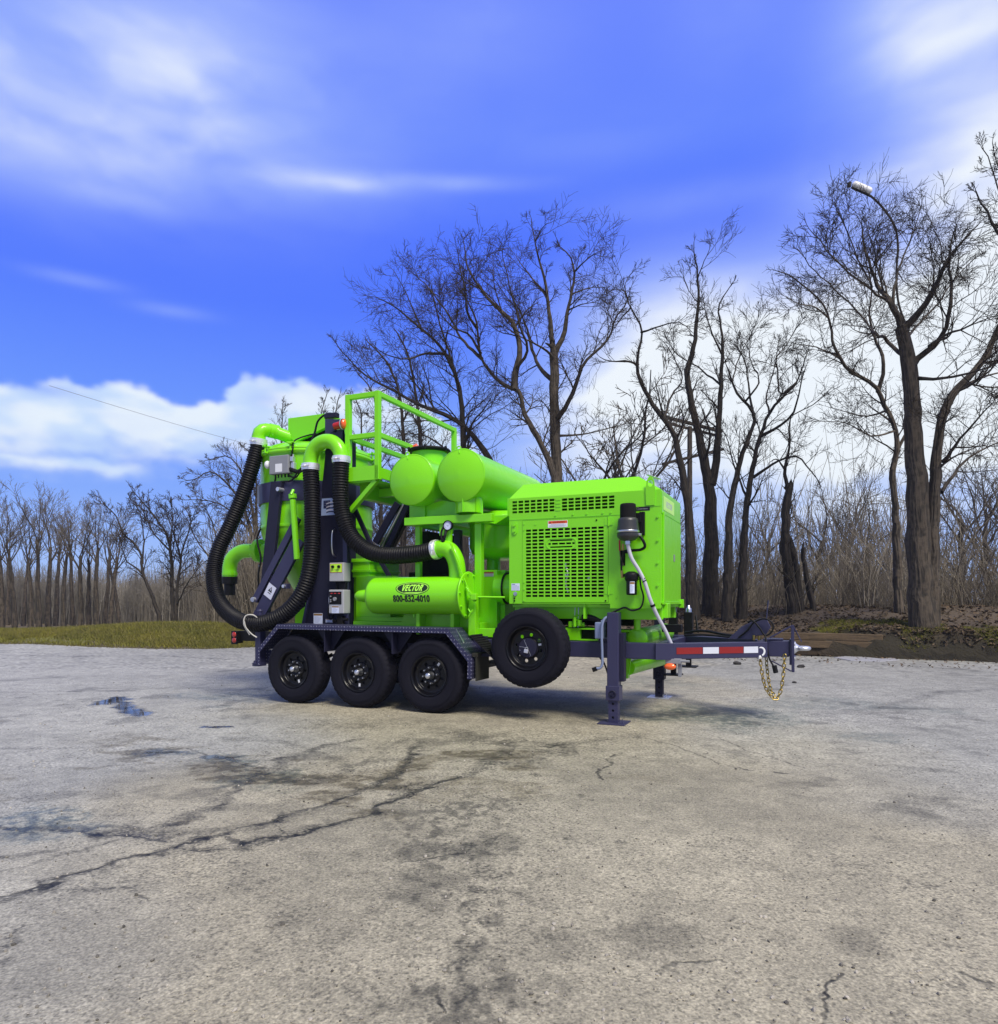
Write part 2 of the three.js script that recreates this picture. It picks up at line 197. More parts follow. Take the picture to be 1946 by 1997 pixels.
// colour, wetness and height of the yard at a point, in metres
function yard(x, z) {
  const big = fbm(x * .28 + 40, z * .28, 4, 1), mid = fbm(x * 1.3, z * 1.3 + 9, 4, 2), fine = fbm(x * 9, z * 9, 3, 3), g1 = vn(x * 105, z * 105, 4), g2 = vn(x * 160 + 3, z * 160, 5), g3 = h2(Math.floor(x * 240), Math.floor(z * 240), 6);
  // warm-toned middle, cooler grey on both sides
  const warm = clamp(sm(-2.6, -.9, x + (fbm(x * .5, z * .5, 3, 8) - .5) * 2.4 - (z + 5) * .12) * sm(3.4, 1.3, x + (fbm(x * .6 + 5, z * .6, 3, 9) - .5) * 2.2 + (z + 4) * .1) * .8 + .35 * sm(-4.2, -2.4, z) + .2);
  let r = mix(164, 173, warm), g = mix(165, 166, warm), b = mix(163, 145, warm);
  let v = .9 + (big - .5) * .24 + (mid - .5) * .26 + (fine - .5) * .18;
  const pit = sm(.56, .8, g1 * .55 + g2 * .45 + (mid - .5) * .35), grit = (g3 - .5) * .25 + (g2 - .5) * .34;
  v *= 1 + grit - pit * .36;
  const brownMask = sm(.5, .57, fbm(x * 1.15 + 6, z * 1.9, 5, 12)) * sm(-6.6, -6.1, z + (fbm(x, z, 2, 18) - .5)) * sm(-3.4, -4.6, z + (fbm(x * 1.3, z, 3, 19) - .5) * 2) * sm(2.6, 1.2, Math.abs(x + 1.2)), brownMottle = brownMask * mix(.35, 1, sm(.38, .58, fbm(x * 15, z * 15, 3, 13))); v *= 1 - brownMottle * .36; b *= 1 - brownMottle * .1; g *= 1 - brownMottle * .03;  // scattered darker brown mottling in front of the trailer
  const trail = sm(.5, .05, Math.abs(x + .13 + (z + 3.2) * .04 + (fbm(z * 1.6, 3, 3, 15) - .5) * .5)) * sm(-4.6, -3.9, z) * sm(.5, .68, fbm(x * 24, z * 17, 4, 16) * .7 + fbm(x * 6, z * 5, 3, 17) * .3); v *= 1 - trail * .3;
  const dark = sm(.58, .8, fbm(x * 3.3 + 7, z * 3.3, 4, 10)) * sm(.42, .62, fbm(x * .9 + 2, z * .9, 3, 11)); v *= 1 - dark * .2;
  let hgt = .55 + (fine - .5) * .3 + (g1 - .5) * .4 + (g2 - .5) * .3 - pit * .5, wet = 0;
  const list = cells.get(Math.floor(x / CS) * 4096 + Math.floor(z / CS));
  if (list) {
    const wx = (fbm(x * 6, z * 6, 3, 21) - .5), wz = (fbm(x * 6 + 50, z * 6, 3, 22) - .5), rag = fbm(x * 22, z * 22, 3, 23);
    for (const l of list) {
      if (l.length === 7) {
        const hf = l[4] < .04 ? Math.min(.03, l[4] * 1.6) : 0, X = x + wx * Math.min(.2, l[4] * 3 + .05) + (vn(x * 55, z * 55, 26) - .5) * hf, Z = z + wz * Math.min(.2, l[4] * 3 + .05) + (vn(x * 55 + 9, z * 55, 27) - .5) * hf, dx = l[2] - l[0], dz = l[3] - l[1], t = clamp(((X - l[0]) * dx + (Z - l[1]) * dz) / (dx * dx + dz * dz)), d = Math.hypot(X - l[0] - dx * t, Z - l[1] - dz * t);
        const w = l[4] * (l[6] === 3 ? mix(.7, 1.2, rag) : mix(.15, 1.5, rag)) * (l[4] < .04 ? .8 : 1), a = (1 - sm(w * (l[4] < .04 ? .4 : .1), w * 1.2, d)) * l[5] * (l[6] === 3 ? 1 : mix(.35, 1.1, vn(x * 14, z * 14, 24))) * (l[4] < .04 || l[6] === 3 ? 1 : mix(.55, 1, sm(.3, .6, g1)));
        if (a > 0) { v *= 1 - a * (l[6] === 3 ? .5 : .72); if (l[6] === 3) { wet = Math.max(wet, sm(.25, .6, a) * 1.45); hgt = mix(hgt, .5, sm(.2, .5, a)); } else if (l[6]) wet = Math.max(wet, a * .9); if (l[4] < .04) hgt -= a * .8; }
      } else {
        const q = Math.hypot((x - l[0]) / l[2], (z - l[1]) / l[3]) + (fbm(x * 4 / Math.max(.4, l[2] * 3) + l[0], z * 4 / Math.max(.4, l[2] * 3), 4, 25) - .5) * 1.9, a = (1 - sm(.5, l[5] ? 1.15 : .95, q)) * l[4];
        if (a > 0) { const ra = a * mix(.2, 1.1, sm(.3, .7, rag)) * (l[5] ? 1 : .35 + .65 * sm(.35, .65, g1)); v *= 1 - ra * (l[5] ? .42 : .55); if (l[5]) { wet = Math.max(wet, ra); r *= 1 - ra * .08; } }
      }
    }
  }
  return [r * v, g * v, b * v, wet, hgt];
}
{
  const yardTop = new THREE.Group(); top(yardTop, 'pavement', 'worn grey concrete and asphalt yard crossed by dark cracks', null, null, 'structure');
  // edges of the paved sheet
  const patch = (x0, x1, z0, z1, w, h, name, outline) => {
    const c = new Uint8Array(w * h * 4), ro = new Uint8Array(w * h * 4), hb = new Uint8Array(w * h * 4);
    for (let j = 0; j < h; j++) for (let i = 0; i < w; i++) {
      const x = mix(x0, x1, (i + .5) / w), z = mix(z0, z1, (j + .5) / h), q = yard(x, z), o = (j * w + i) * 4;
      c[o] = clamp(q[0], 0, 255); c[o + 1] = clamp(q[1], 0, 255); c[o + 2] = clamp(q[2], 0, 255); c[o + 3] = 255;
      const rg = clamp(.7 - q[3] * .45) * 255; ro[o] = ro[o + 1] = ro[o + 2] = rg; ro[o + 3] = 255; const hh = clamp(q[4]) * 255; hb[o] = hb[o + 1] = hb[o + 2] = hh; hb[o + 3] = 255;
    }
    const T = (d, s) => { const t = new THREE.DataTexture(d, w, h); t.magFilter = THREE.LinearFilter; t.minFilter = THREE.LinearMipmapLinearFilter; t.generateMipmaps = true; if (s) t.colorSpace = THREE.SRGBColorSpace; t.needsUpdate = true; return t; };
    const pts = outline ?? [[x0, z0], [x1, z0], [x1, z1], [x0, z1]];
    const s = new THREE.ShapeGeometry(new THREE.Shape(pts.map(([x, z]) => new THREE.Vector2(x, -z)))).rotateX(-Math.PI / 2);
    const p = s.attributes.position, uv = new Float32Array(p.count * 2); for (let i = 0; i < p.count; i++) { uv[2 * i] = (p.getX(i) - x0) / (x1 - x0); uv[2 * i + 1] = (p.getZ(i) - z0) / (z1 - z0); }
    s.setAttribute('uv', new THREE.BufferAttribute(uv, 2));
    const m = new THREE.Mesh(s, std([1, 1, 1], 1, 0, { map: T(c, true), roughnessMap: T(ro), bumpMap: T(hb), bumpScale: .005 })); m.name = name; yardTop.add(m);
  };
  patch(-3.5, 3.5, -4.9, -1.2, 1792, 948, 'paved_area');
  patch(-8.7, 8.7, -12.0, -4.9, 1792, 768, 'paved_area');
  const edge = [[-26, -12]]; edge.push([26, -12], [26, -3.5], [15, -10.5], [9.6, -13.3], [3.8, -16.1], [-1.5, -18.2]);
  for (const [u, v] of [[470, 1262], [445, 1264], [400, 1266], [360, 1265], [300, 1263], [250, 1261], [180, 1258], [120, 1256], [60, 1256], [0, 1255], [-120, 1255], [-400, 1256]]) edge.push(G(u, v));
  edge.push([-26, -17]);
  const xs = edge.map((e) => e[0]), zs = edge.map((e) => e[1]);
  // the far sheet lies beyond the two finer ones; side strips complete it towards the viewer
  const far = [[-26, -12], ...edge.slice(4), ].concat([]);
  patch(-27, 27, -20, -12, 1408, 208, 'paved_area', [[-26, -12], [12.2, -12], ...edge.slice(4)]);
  patch(8.7, 26, -12, 6, 64, 64, 'paved_area', [[8.7, 6], [26, 6], [26, -3.5], [15, -10.5], [12.2, -12], [8.7, -12]]);
  patch(-26, -8.7, -12, 6, 64, 64, 'paved_area'); patch(-8.7, -3.5, -4.9, 6, 64, 128, 'paved_area'); patch(3.5, 8.7, -4.9, 6, 64, 128, 'paved_area'); patch(-3.5, 3.5, -1.2, 6, 64, 64, 'paved_area');
}
// grass mound on the left
const mFront = (x) => { const P = [[-30, -18.9], [-15, -18.9], [-12.6, -18.85], [-10.3, -17.7], [-8.2, -16.9], [-6.8, -17.0], [-5.6, -17.8]]; for (let i = 1; i < P.length; i++) if (x <= P[i][0]) return mix(P[i - 1][1], P[i][1], clamp((x - P[i - 1][0]) / (P[i][0] - P[i - 1][0]))); return -17.8; };
const mH = (x) => x < -9.4 ? mix(.24, .5, sm(-15, -9.4, x)) : .5 * sm(-5.9, -8.6, x);
const moundY = (x, z) => { const t = (mFront(x) - z) / 3.0; if (t < 0) return -.05; const n = (fbm(x * .8, z * .8, 3, 70) - .5) * .12; return t < 1 ? (mH(x) + n * .6) * Math.sin(t * Math.PI / 2) - .01 : Math.max(-.06, (mH(x) + n * .6) * (1 - sm(1, 3.2, t)) - .02); };
{
  const nx = 150, nz = 34, pos = [], col = [], idx = [];
  for (let i = 0; i <= nx; i++) for (let k = 0; k <= nz; k++) { const x = mix(-30, -5.6, i / nx), z = mFront(x) + .05 - 10 * (k / nz) ** 1.4; pos.push(x, moundY(x, z), z); const n = fbm(x * 1.1, z * 1.1, 4, 71), e = fbm(x * 3, z * 3, 3, 72), edgeD = sm(.9, .0, (mFront(x) - z) + e * .9 - .3 - .5 * sm(-12, -9, x)); const c = [mix(.1, .14, n), mix(.105, .135, n), mix(.022, .03, n)], d = [.075, .058, .036]; for (let q = 0; q < 3; q++) col.push(mix(c[q], d[q], edgeD * .9)); }
  for (let i = 0; i < nx; i++) for (let k = 0; k < nz; k++) { const a = i * (nz + 1) + k; idx.push(a, a + nz + 1, a + 1, a + 1, a + nz + 1, a + nz + 2); }
  const g = new THREE.BufferGeometry(); g.setAttribute('position', new THREE.Float32BufferAttribute(pos, 3)); g.setAttribute('color', new THREE.Float32BufferAttribute(col, 3)); g.setIndex(idx); g.computeVertexNormals(); boxUV(g);
  const p = g.attributes.normal; if (p.getY(200) < 0) { g.setIndex(idx.map((_, i) => idx[i - i % 3 + [0, 2, 1][i % 3]])); g.computeVertexNormals(); }
  struct(g, std([1, 1, 1], .95, 0, { vertexColors: true }), 'grass_mound', 'low rounded mound of rough yellow-green grass at the left edge of the yard');
}
const tuftG = (() => { const r = rng(5), pos = []; for (let i = 0; i < 7; i++) { const a = r() * 6.28, l = .05 + r() * .06, w = .006, bx = (r() - .5) * .06, bz = (r() - .5) * .06, tx = bx + Math.cos(a) * l * .6, tz = bz + Math.sin(a) * l * .6; pos.push(bx - w, 0, bz, bx + w, 0, bz + w * .5, tx, l, tz); } const g = new THREE.BufferGeometry(); g.setAttribute('position', new THREE.Float32BufferAttribute(pos, 3)); g.computeVertexNormals(); return boxUV(g); })();
function scatter(geo, mat, n, seed, place, name, label, cat) {                  // place(r) gives [x, y, z, scale, tilt, colour] or nothing
  const r = rng(seed), list = []; for (let i = 0; i < n; i++) { const p = place(r); if (p) list.push(p); }
  const m = new THREE.InstancedMesh(geo, mat, list.length), q = new THREE.Matrix4(), e = new THREE.Euler(), c = new THREE.Color();
  list.forEach(([x, y, z, s, t, col], i) => { e.set((r() - .5) * t, r() * 6.28, (r() - .5) * t); q.makeRotationFromEuler(e); q.scale(V(s, s * (.8 + r() * .4), s)); q.setPosition(x, y, z); m.setMatrixAt(i, q); m.setColorAt(i, c.setRGB(...col)); });
  m.name = numbered(name); scene.add(m); return tag(m, label, cat, null, 'stuff');
}
const bladeM = std([1, 1, 1], .9, 0, { side: THREE.DoubleSide });
scatter(tuftG, bladeM, 52000, 11, (r) => { const x = mix(-22, -5.9, r()), z = mFront(x) - .12 - r() ** 1.5 * 5.5; const e = fbm(x * 1.1, z * 1.1, 3, 71), k = r(); if (mFront(x) - z < .25 + .9 * fbm(x * 2, z * 2, 3, 77) * sm(-8.5, -11.5, x) && k < .85) return; return [x, moundY(x, z) - .01, z, .7 + r() * .7, .5, k < .2 ? [.2, .17, .055] : [mix(.11, .2, e) * (.6 + .55 * k), mix(.115, .18, e) * (.6 + .55 * k), .018]]; }, 'mound_grass', 'short yellow-green grass covering the mound left of the trailer', 'grass');

scatter(tuftG, bladeM, 900, 15, (r) => { const x = mix(-20, -5.7, r()), z = mFront(x) + .16 - r() ** .5 * .3, k = r(); return [x, 0, z, .35 + r() * .5, .8, [.13 * (.5 + k * .7), .115 * (.5 + k * .7), .03]]; }, 'edge_grass', 'thin tufts of grass straggling from the mound onto the paving', 'grass');
scatter(new THREE.IcosahedronGeometry(.006, 0).scale(1.2, .7, 1), std([1, 1, 1], .9), 2600, 16, (r) => { const d = 1.8 + r() ** 1.6 * 9, a = (r() - .5) * 1.4, k = r(); return [Math.tan(a) * d, .002, -d, .35 + r() * r() * 1.3, 3, [mix(.06, .42, k), mix(.056, .39, k), mix(.05, .34, k)]]; }, 'grit', 'fine loose grit lying all over the near paving', 'grit');
// bank behind the retaining wall on the right
const wallL = [[-3, -19.0], [3.75, -16.2], [7.0, -14.9], [9.6, -13.35], [12, -12.2], [16, -9.6], [26, -3.2]];
const wallAt = (x) => { for (let i = 1; i < wallL.length; i++) if (x <= wallL[i][0]) return mix(wallL[i - 1][1], wallL[i][1], (x - wallL[i - 1][0]) / (wallL[i][0] - wallL[i - 1][0])); return -3.2; };
const bankFront = (x) => wallAt(x) + .26 * sm(6.5, 7.2, x);
const bankY = (x, z) => { const t = bankFront(x) - z, w = sm(6.6, 7.6, x), n = (fbm(x * .9, z * .9, 4, 81) - .5); if (t < 0) return -.05; const n2 = fbm(x * 4, z * 4, 4, 85) - .5, face = w * (sm(-.05, .5, t + n * .35 + n2 * .25) * .56 + n * .12 + n2 * .1) + (1 - w) * .45; return (face + sm(.3, 4.5, t) * .4 + n * .18 * sm(0, .5, t)) * sm(-3.4, -1.5, x); };
{
  const nx = 170, ts = [0, .08, .18, .3, .42, .55, .7, .9, 1.2, 1.6, 2.1, 2.8, 3.6, 5, 7, 10, 15, 24, 40, 70], pos = [], col = [], idx = [];
  for (let i = 0; i <= nx; i++) ts.forEach((t) => {
    const x = mix(-3.4, 24, i / nx), z = bankFront(x) - t; pos.push(x, t ? bankY(x, z) : mix(.2, -.04, sm(6.4, 7, x)) * sm(-3.4, -1.5, x), z);
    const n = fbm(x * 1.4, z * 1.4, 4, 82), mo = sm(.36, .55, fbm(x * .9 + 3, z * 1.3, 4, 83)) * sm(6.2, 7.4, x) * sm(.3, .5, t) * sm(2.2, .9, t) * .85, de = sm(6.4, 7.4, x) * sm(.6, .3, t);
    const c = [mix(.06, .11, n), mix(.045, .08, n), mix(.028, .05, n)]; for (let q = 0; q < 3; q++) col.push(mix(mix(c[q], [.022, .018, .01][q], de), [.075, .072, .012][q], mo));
  });
  const m = ts.length; for (let i = 0; i < nx; i++) for (let k = 0; k < m - 1; k++) { const a = i * m + k; idx.push(a, a + m, a + 1, a + 1, a + m, a + m + 1); }
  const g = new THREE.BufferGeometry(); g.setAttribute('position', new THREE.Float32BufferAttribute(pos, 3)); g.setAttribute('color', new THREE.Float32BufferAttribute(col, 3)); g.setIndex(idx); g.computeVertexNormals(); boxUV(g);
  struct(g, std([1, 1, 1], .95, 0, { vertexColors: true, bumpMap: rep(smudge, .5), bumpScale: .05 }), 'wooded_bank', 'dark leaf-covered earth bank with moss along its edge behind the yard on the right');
}
const leafG = (() => { const g = new THREE.BufferGeometry(); g.setAttribute('position', new THREE.Float32BufferAttribute([-.035, 0, 0, 0, .012, -.02, .04, .004, 0, -.035, 0, 0, .04, .004, 0, 0, .014, .022], 3)); g.computeVertexNormals(); return boxUV(g); })();
scatter(leafG, bladeM, 15000, 12, (r) => { const x = mix(1, 15, r()), z = wallAt(x) - (x > 7.2 && r() < .25 ? .02 + r() * .4 : .35 + r() ** 1.6 * 7), k = r(); return [x, bankY(x, z) + .008, z, .8 + r() * .9, 1.6, [mix(.045, .14, k * k), mix(.032, .095, k * k), mix(.02, .055, k * k)]]; }, 'leaf_litter', 'dry brown leaves covering the bank under the bare trees', 'leaves');
scatter(leafG, bladeM, 700, 17, (r) => { const x = mix(2, 13, r()), z = bankFront(x) + .02 + r() ** 2.2 * 2.4, k = r(); return [x, .01, z, .5 + r() * .6, 1.2, [mix(.06, .2, k * k), mix(.042, .13, k * k), mix(.025, .075, k * k)]]; }, 'fallen_leaves', 'scattered dry leaves blown onto the paving below the bank', 'leaves');
scatter(tuftG, bladeM, 15000, 13, (r) => { const x = mix(6.9, 13, r()), z = bankFront(x) - .2 - r() * 1.5, k = r(); if (fbm(x * .9 + 3, z * 1.3, 4, 83) < .4) return; return [x, bankY(x, z) - .01, z, .45 + r() * .4, .6, [.17 * (.5 + k * .7), .165 * (.5 + k * .7), .016]]; }, 'moss', 'yellow-green moss along the top edge of the earth bank', 'moss');
scatter(tuftG, bladeM, 2600, 14, (r) => { const x = mix(-6.5, 2, r()), z = -18.1 - r() * 2.5, k = r(); return [x, -.03, z, 1 + r() * 1.5, .8, [.11 * (.6 + k * .6), .09 * (.6 + k * .6), .04]]; }, 'dry_grass', 'sparse dry grass at the back edge of the yard behind the trailer', 'grass');
// retaining wall of old timbers
{
  const w = top(new THREE.Group(), 'retaining_wall', 'low retaining wall of weathered brown timbers behind the drawbar', 'wall'), r = rng(31);
  const wood = [0, 1, 2].map((k) => { const a = 70 + k * 14; return std([1, 1, 1], .9, 0, { map: rep(tex(128, 128, (x, y) => { const n = wrapN(x * .5, y * 4, 128, 40 + k) * .7 + h2(x, y, k) * .3; return [a * (.5 + n * .8), a * .83 * (.5 + n * .8), a * .62 * (.5 + n * .8)]; }), 1.1), bumpMap: rep(smudge, .4), bumpScale: .01 }); });
  for (let c = 0; c < 3; c++) { let x = -2.6 + c * .8; while (x < 7.6 - c * .3) { const L = 2.2 + r() * .35, x1 = Math.min(x + L, 7.9), z0 = wallAt(x), z1 = wallAt(x1); const m = part('timber', bar([x + .008, .078 + c * .158 + (r() - .5) * .012, z0 - .02 - c * .03], [x1 - .008, .078 + c * .158 + (r() - .5) * .012, z1 - .02 - c * .03], .16, .154, .014), wood[Math.floor(r() * 3)], w); x = x1; } }
}

// ---------------------------------------------------------------- bare trees, brush, poles and wire
const bark = (a, k, w = 1) => std([1, 1, 1], .92, 0, { map: rep(tex(128, 256, (x, y) => { const n = wrapN(x * 5, y * .3, 640, k) * .65 + wrapN(x * 2, y * 1.2, 400, k + 7) * .35, f = h2(x, y, k), c = sm(.36, .62, n); return [mix(a[0] * .6, a[0] * 1.1, c) + f * 16, mix(a[1] * .6, a[1] * 1.1, c) + f * 15, mix(a[2] * .6, a[2] * 1.1, c) + f * 14]; }), 1), bumpMap: rep(tex(128, 256, (x, y) => wrapN(x * 5, y * .3, 640, k), false), 1), bumpScale: .05 * w });
const BK = { grey: bark([66, 58, 49], 1), dark: bark([47, 41, 35], 2), pale: bark([84, 75, 64], 3), twig: phy([.045, .034, .024], .9, 0, { specularIntensity: .25 }), twigGrey: phy([.075, .064, .052], .9, 0, { specularIntensity: .25 }), twigPale: phy([.14, .118, .092], .9, 0, { specularIntensity: .25 }), twigDark: phy([.034, .027, .02], .9, 0, { specularIntensity: .25 }) };
class Wood {                                                                   // collects tapered tubes
  constructor() { this.p = []; this.n = []; this.u = []; this.i = []; }
  tube(pts, rad, sides, rough = 0, rnd = null) {
    const m = pts.length; if (m < 2) return; let ref = null, v = 0;
    const base = this.p.length / 3, T = V(0, 0, 0), A = V(0, 0, 0), B = V(0, 0, 0);
    for (let i = 0; i < m; i++) {
      T.copy(pts[Math.min(m - 1, i + 1)]).sub(pts[Math.max(0, i - 1)]).normalize();
      if (!ref) ref = Math.abs(T.y) > .9 ? V(1, 0, 0) : V(0, 1, 0);
      A.copy(ref).addScaledVector(T, -ref.dot(T)).normalize(); ref = A.clone(); B.crossVectors(T, A);
      if (i) v += pts[i].distanceTo(pts[i - 1]);
      for (let j = 0; j <= sides; j++) { const a = (j % sides) / sides * 6.28319, c = Math.cos(a), s = Math.sin(a), r = rad[i] * (rough ? 1 + (vn((j % sides) * 1.7, v * 2.2, rough) - .5) * .34 : 1); this.p.push(pts[i].x + (A.x * c + B.x * s) * r, pts[i].y + (A.y * c + B.y * s) * r, pts[i].z + (A.z * c + B.z * s) * r); this.n.push(A.x * c + B.x * s, A.y * c + B.y * s, A.z * c + B.z * s); this.u.push(j / sides * Math.max(.12, rad[0] * 4), v * .8); }
    }
    for (let i = 0; i < m - 1; i++) for (let j = 0; j < sides; j++) { const a = base + i * (sides + 1) + j, b = a + sides + 1; this.i.push(a, a + 1, b, a + 1, b + 1, b); }
  }
  mesh(name, mat, parent) { if (!this.p.length) return null; const g = new THREE.BufferGeometry(); g.setAttribute('position', new THREE.Float32BufferAttribute(this.p, 3)); g.setAttribute('normal', new THREE.Float32BufferAttribute(this.n, 3)); g.setAttribute('uv', new THREE.Float32BufferAttribute(this.u, 2)); g.setIndex(this.i); const m = new THREE.Mesh(g, mat); m.name = name; parent.add(m); return m; }
}
const perp = (d, r) => { const a = V(r() - .5, r() - .5, r() - .5); return a.addScaledVector(d, -a.dot(d)).normalize(); };
// one branch: a wavering line that bends upwards, with side branches down to twigs
function grow(W, r, p, d, len, rad, level, o) {
  const n = level >= 3 ? 6 : level === 2 ? 5 : level === 1 ? 4 : 3, pts = [p.clone()], rr = [rad], q = p.clone(), dir = d.clone();
  for (let i = 1; i <= n; i++) { dir.addScaledVector(perp(dir, r), o.wob * (level ? 1 : 1.3)).addScaledVector(V(0, 1, 0), o.up); dir.normalize(); q.addScaledVector(dir, len / n); pts.push(q.clone()); rr.push(Math.max(o.min * .55, rad * (1 - .78 * i / n))); }
  (rad > .02 ? W.thick : W.thin).tube(pts, rr, rad > .03 ? 6 : rad > .011 ? 4 : 3);
  if (level <= 0) return;
  const k = Math.max(2, Math.round(o.kids * (level >= 2 ? 1 : 1.15) * (.75 + r() * .5)));
  for (let i = 0; i < k; i++) {
    const t = mix(.2, .98, (i + r() * .8) / k), f = t * n, a = Math.min(n - 1, Math.floor(f)), pp = pts[a].clone().lerp(pts[a + 1], f - a), dd = pts[a + 1].clone().sub(pts[a]).normalize();
    const an = mix(o.a0, o.a1, r()), kd = dd.multiplyScalar(Math.cos(an)).addScaledVector(perp(pts[a + 1].clone().sub(pts[a]).normalize(), r), Math.sin(an)).normalize();
    grow(W, r, pp, kd, len * mix(.62, .36, t) * (.7 + r() * .55), Math.max(o.min, rr[a] * mix(.5, .72, r())), level - 1, o);
  }
}
// a limb drawn by hand: points (u, v, change of distance), radii at both ends, side branches along it
function limb(W, r, d0, pts, r0, r1, side, o, level = 2) {
  const c = new THREE.CatmullRomCurve3(pts.map(([u, v, dd = 0]) => P3(u, v, d0 + dd)), false, 'centripetal'), L0 = c.getLength(), cut = r1 < .016 ? Math.max(.6, 1 - .2 / L0) : 1, L = L0 * cut, n = Math.max(6, Math.round(L / .22)), q = Array.from({ length: n + 1 }, (_, i) => c.getPointAt(i / n * cut));
  q.forEach((p, i) => { if (i && i < n) { p.x += (r() - .5) * .03; p.z += (r() - .5) * .06; } });
  const rr = q.map((_, i) => mix(r0, r1, Math.pow(i / n, .68)));
  W.thick.tube(q, rr, r0 > .07 ? 12 : 7, r0 > .06 ? Math.floor(r() * 90) + 1 : 0);
  const cnt = Math.round(L * side * 1.25);
  for (let i = 0; i < cnt; i++) {
    const t = mix(o.from ?? .25, .99, (i + r() * .9) / cnt), a = Math.min(n - 1, Math.floor(t * n)), dd = q[a + 1].clone().sub(q[a]).normalize(), an = mix(o.a0, o.a1, r());
    const kd = dd.clone().multiplyScalar(Math.cos(an)).addScaledVector(perp(dd, r), Math.sin(an)).normalize();
    grow(W, r, q[a].clone().lerp(q[a + 1], r()), kd, o.len * mix(1.1, .26, t) * (.6 + r() * .75), Math.max(o.min * 1.6, Math.min(rr[a] * .5, .03) * (.6 + r() * .5)), level, o);
  }
  const e = q[n].clone().sub(q[n - 1]).normalize(); grow(W, r, q[n], e, o.len * .22, r1 * .9, Math.min(level, 1), o);
}
const OAK = { wob: .2, up: .03, kids: 6, a0: .5, a1: 1.02, min: .0054, len: 1.85 }, ASH = { wob: .19, up: .045, kids: 5.4, a0: .42, a1: .92, min: .0056, len: 1.5 };
function tree(name, label, group, seed, d, limbs, mats, o, foot) {
  const t = top(new THREE.Group(), name, label, 'tree', group), r = rng(seed), W = { thick: new Wood(), thin: new Wood() };
  for (const [pts, r0, r1, side, oo = {}, level = 2] of limbs) limb(W, r, d, pts, r0, r1, side, { ...o, ...oo }, level);
  W.thick.mesh('trunk', mats[0], t); const c = W.thin.mesh('crown', mats[1], t);
  // stand the group at the tree's foot
  const f = foot ? P3(foot[0], foot[1], d) : P3(limbs[0][0][0][0], limbs[0][0][0][1], d); t.children.forEach((m) => m.geometry.translate(-f.x, -f.y, -f.z)); t.position.copy(f);
  return t;
}
// --- right foreground
tree('bare_tree', 'largest bare tree, thick mossy double trunk at the right with a wide twiggy crown', null, 101, 14.6, [
  [[[1800, 1262], [1797, 1200], [1794, 1100], [1789, 980], [1783, 860], [1777, 760], [1768, 690], [1758, 640]], .31, .125, .3, { from: .6, len: .9 }],
  [[[1816, 1262], [1816, 1180], [1817, 1080], [1820, 980], [1826, 890], [1836, 820], [1862, 765], [1898, 726], [1925, 690], [1950, 630], [1985, 560]], .2, .04, 1.1, { from: .45 }],
  [[[1758, 640], [1748, 612], [1735, 585], [1717, 565, .2], [1698, 528, .4], [1688, 490, .5], [1681, 455, .5], [1686, 425, .4]], .075, .014, 3],
  [[[1762, 640], [1775, 630], [1800, 600, -.3], [1822, 560, -.5], [1845, 510, -.7], [1880, 468, -.8], [1912, 430, -.9]], .09, .014, 3],
  [[[1780, 712], [1800, 690], [1822, 672, -.4], [1844, 640, -.6], [1852, 600, -.8], [1855, 555, -.9], [1850, 500, -1], [1862, 440, -1]], .075, .012, 3],
  [[[1812, 676, -.4], [1850, 650, -.8], [1890, 636, -1.2], [1930, 600, -1.5]], .045, .01, 3],
  [[[1772, 700], [1755, 690, .3], [1725, 660, .7], [1712, 655], [1690, 630, 1.1], [1655, 590, 1.4], [1610, 548, 1.6], [1580, 520, 1.8], [1550, 478, 2]], .05, .009, 3],
  [[[1752, 618], [1730, 590, -.5], [1690, 558, -.9], [1640, 520, -1.2], [1600, 470, -1.4], [1570, 440, -1.5]], .038, .009, 3],
  [[[1742, 600], [1745, 560], [1755, 515, .6], [1770, 480, .9], [1790, 430, 1.2], [1800, 385, 1.3]], .035, .008, 3],
  [[[1762, 665], [1785, 640, .8], [1830, 590, 1.4], [1860, 545, 1.8], [1905, 500, 2.2]], .04, .009, 3],
  [[[1790, 738], [1840, 738, -.6], [1880, 730, -.9], [1930, 715, -1.3], [1975, 690, -1.5]], .045, .01, 2.6],
  [[[1870, 760], [1900, 742, .5], [1935, 730, .9], [1985, 720, 1.3]], .045, .012, 2.6],
  [[[1840, 900], [1870, 860, -.8], [1905, 820, -1.2], [1950, 770, -1.8]], .05, .01, 2.4],
  [[[1836, 960], [1880, 900, .5], [1930, 870, .9], [1985, 850, 1.2]], .045, .01, 2.4],
  [[[1700, 560, .4], [1680, 520, .9], [1655, 460, 1.2], [1632, 410, 1.4], [1625, 375, 1.4]], .026, .007, 3.2],
], [BK.grey, BK.twigDark], OAK, [1805, 1250]);
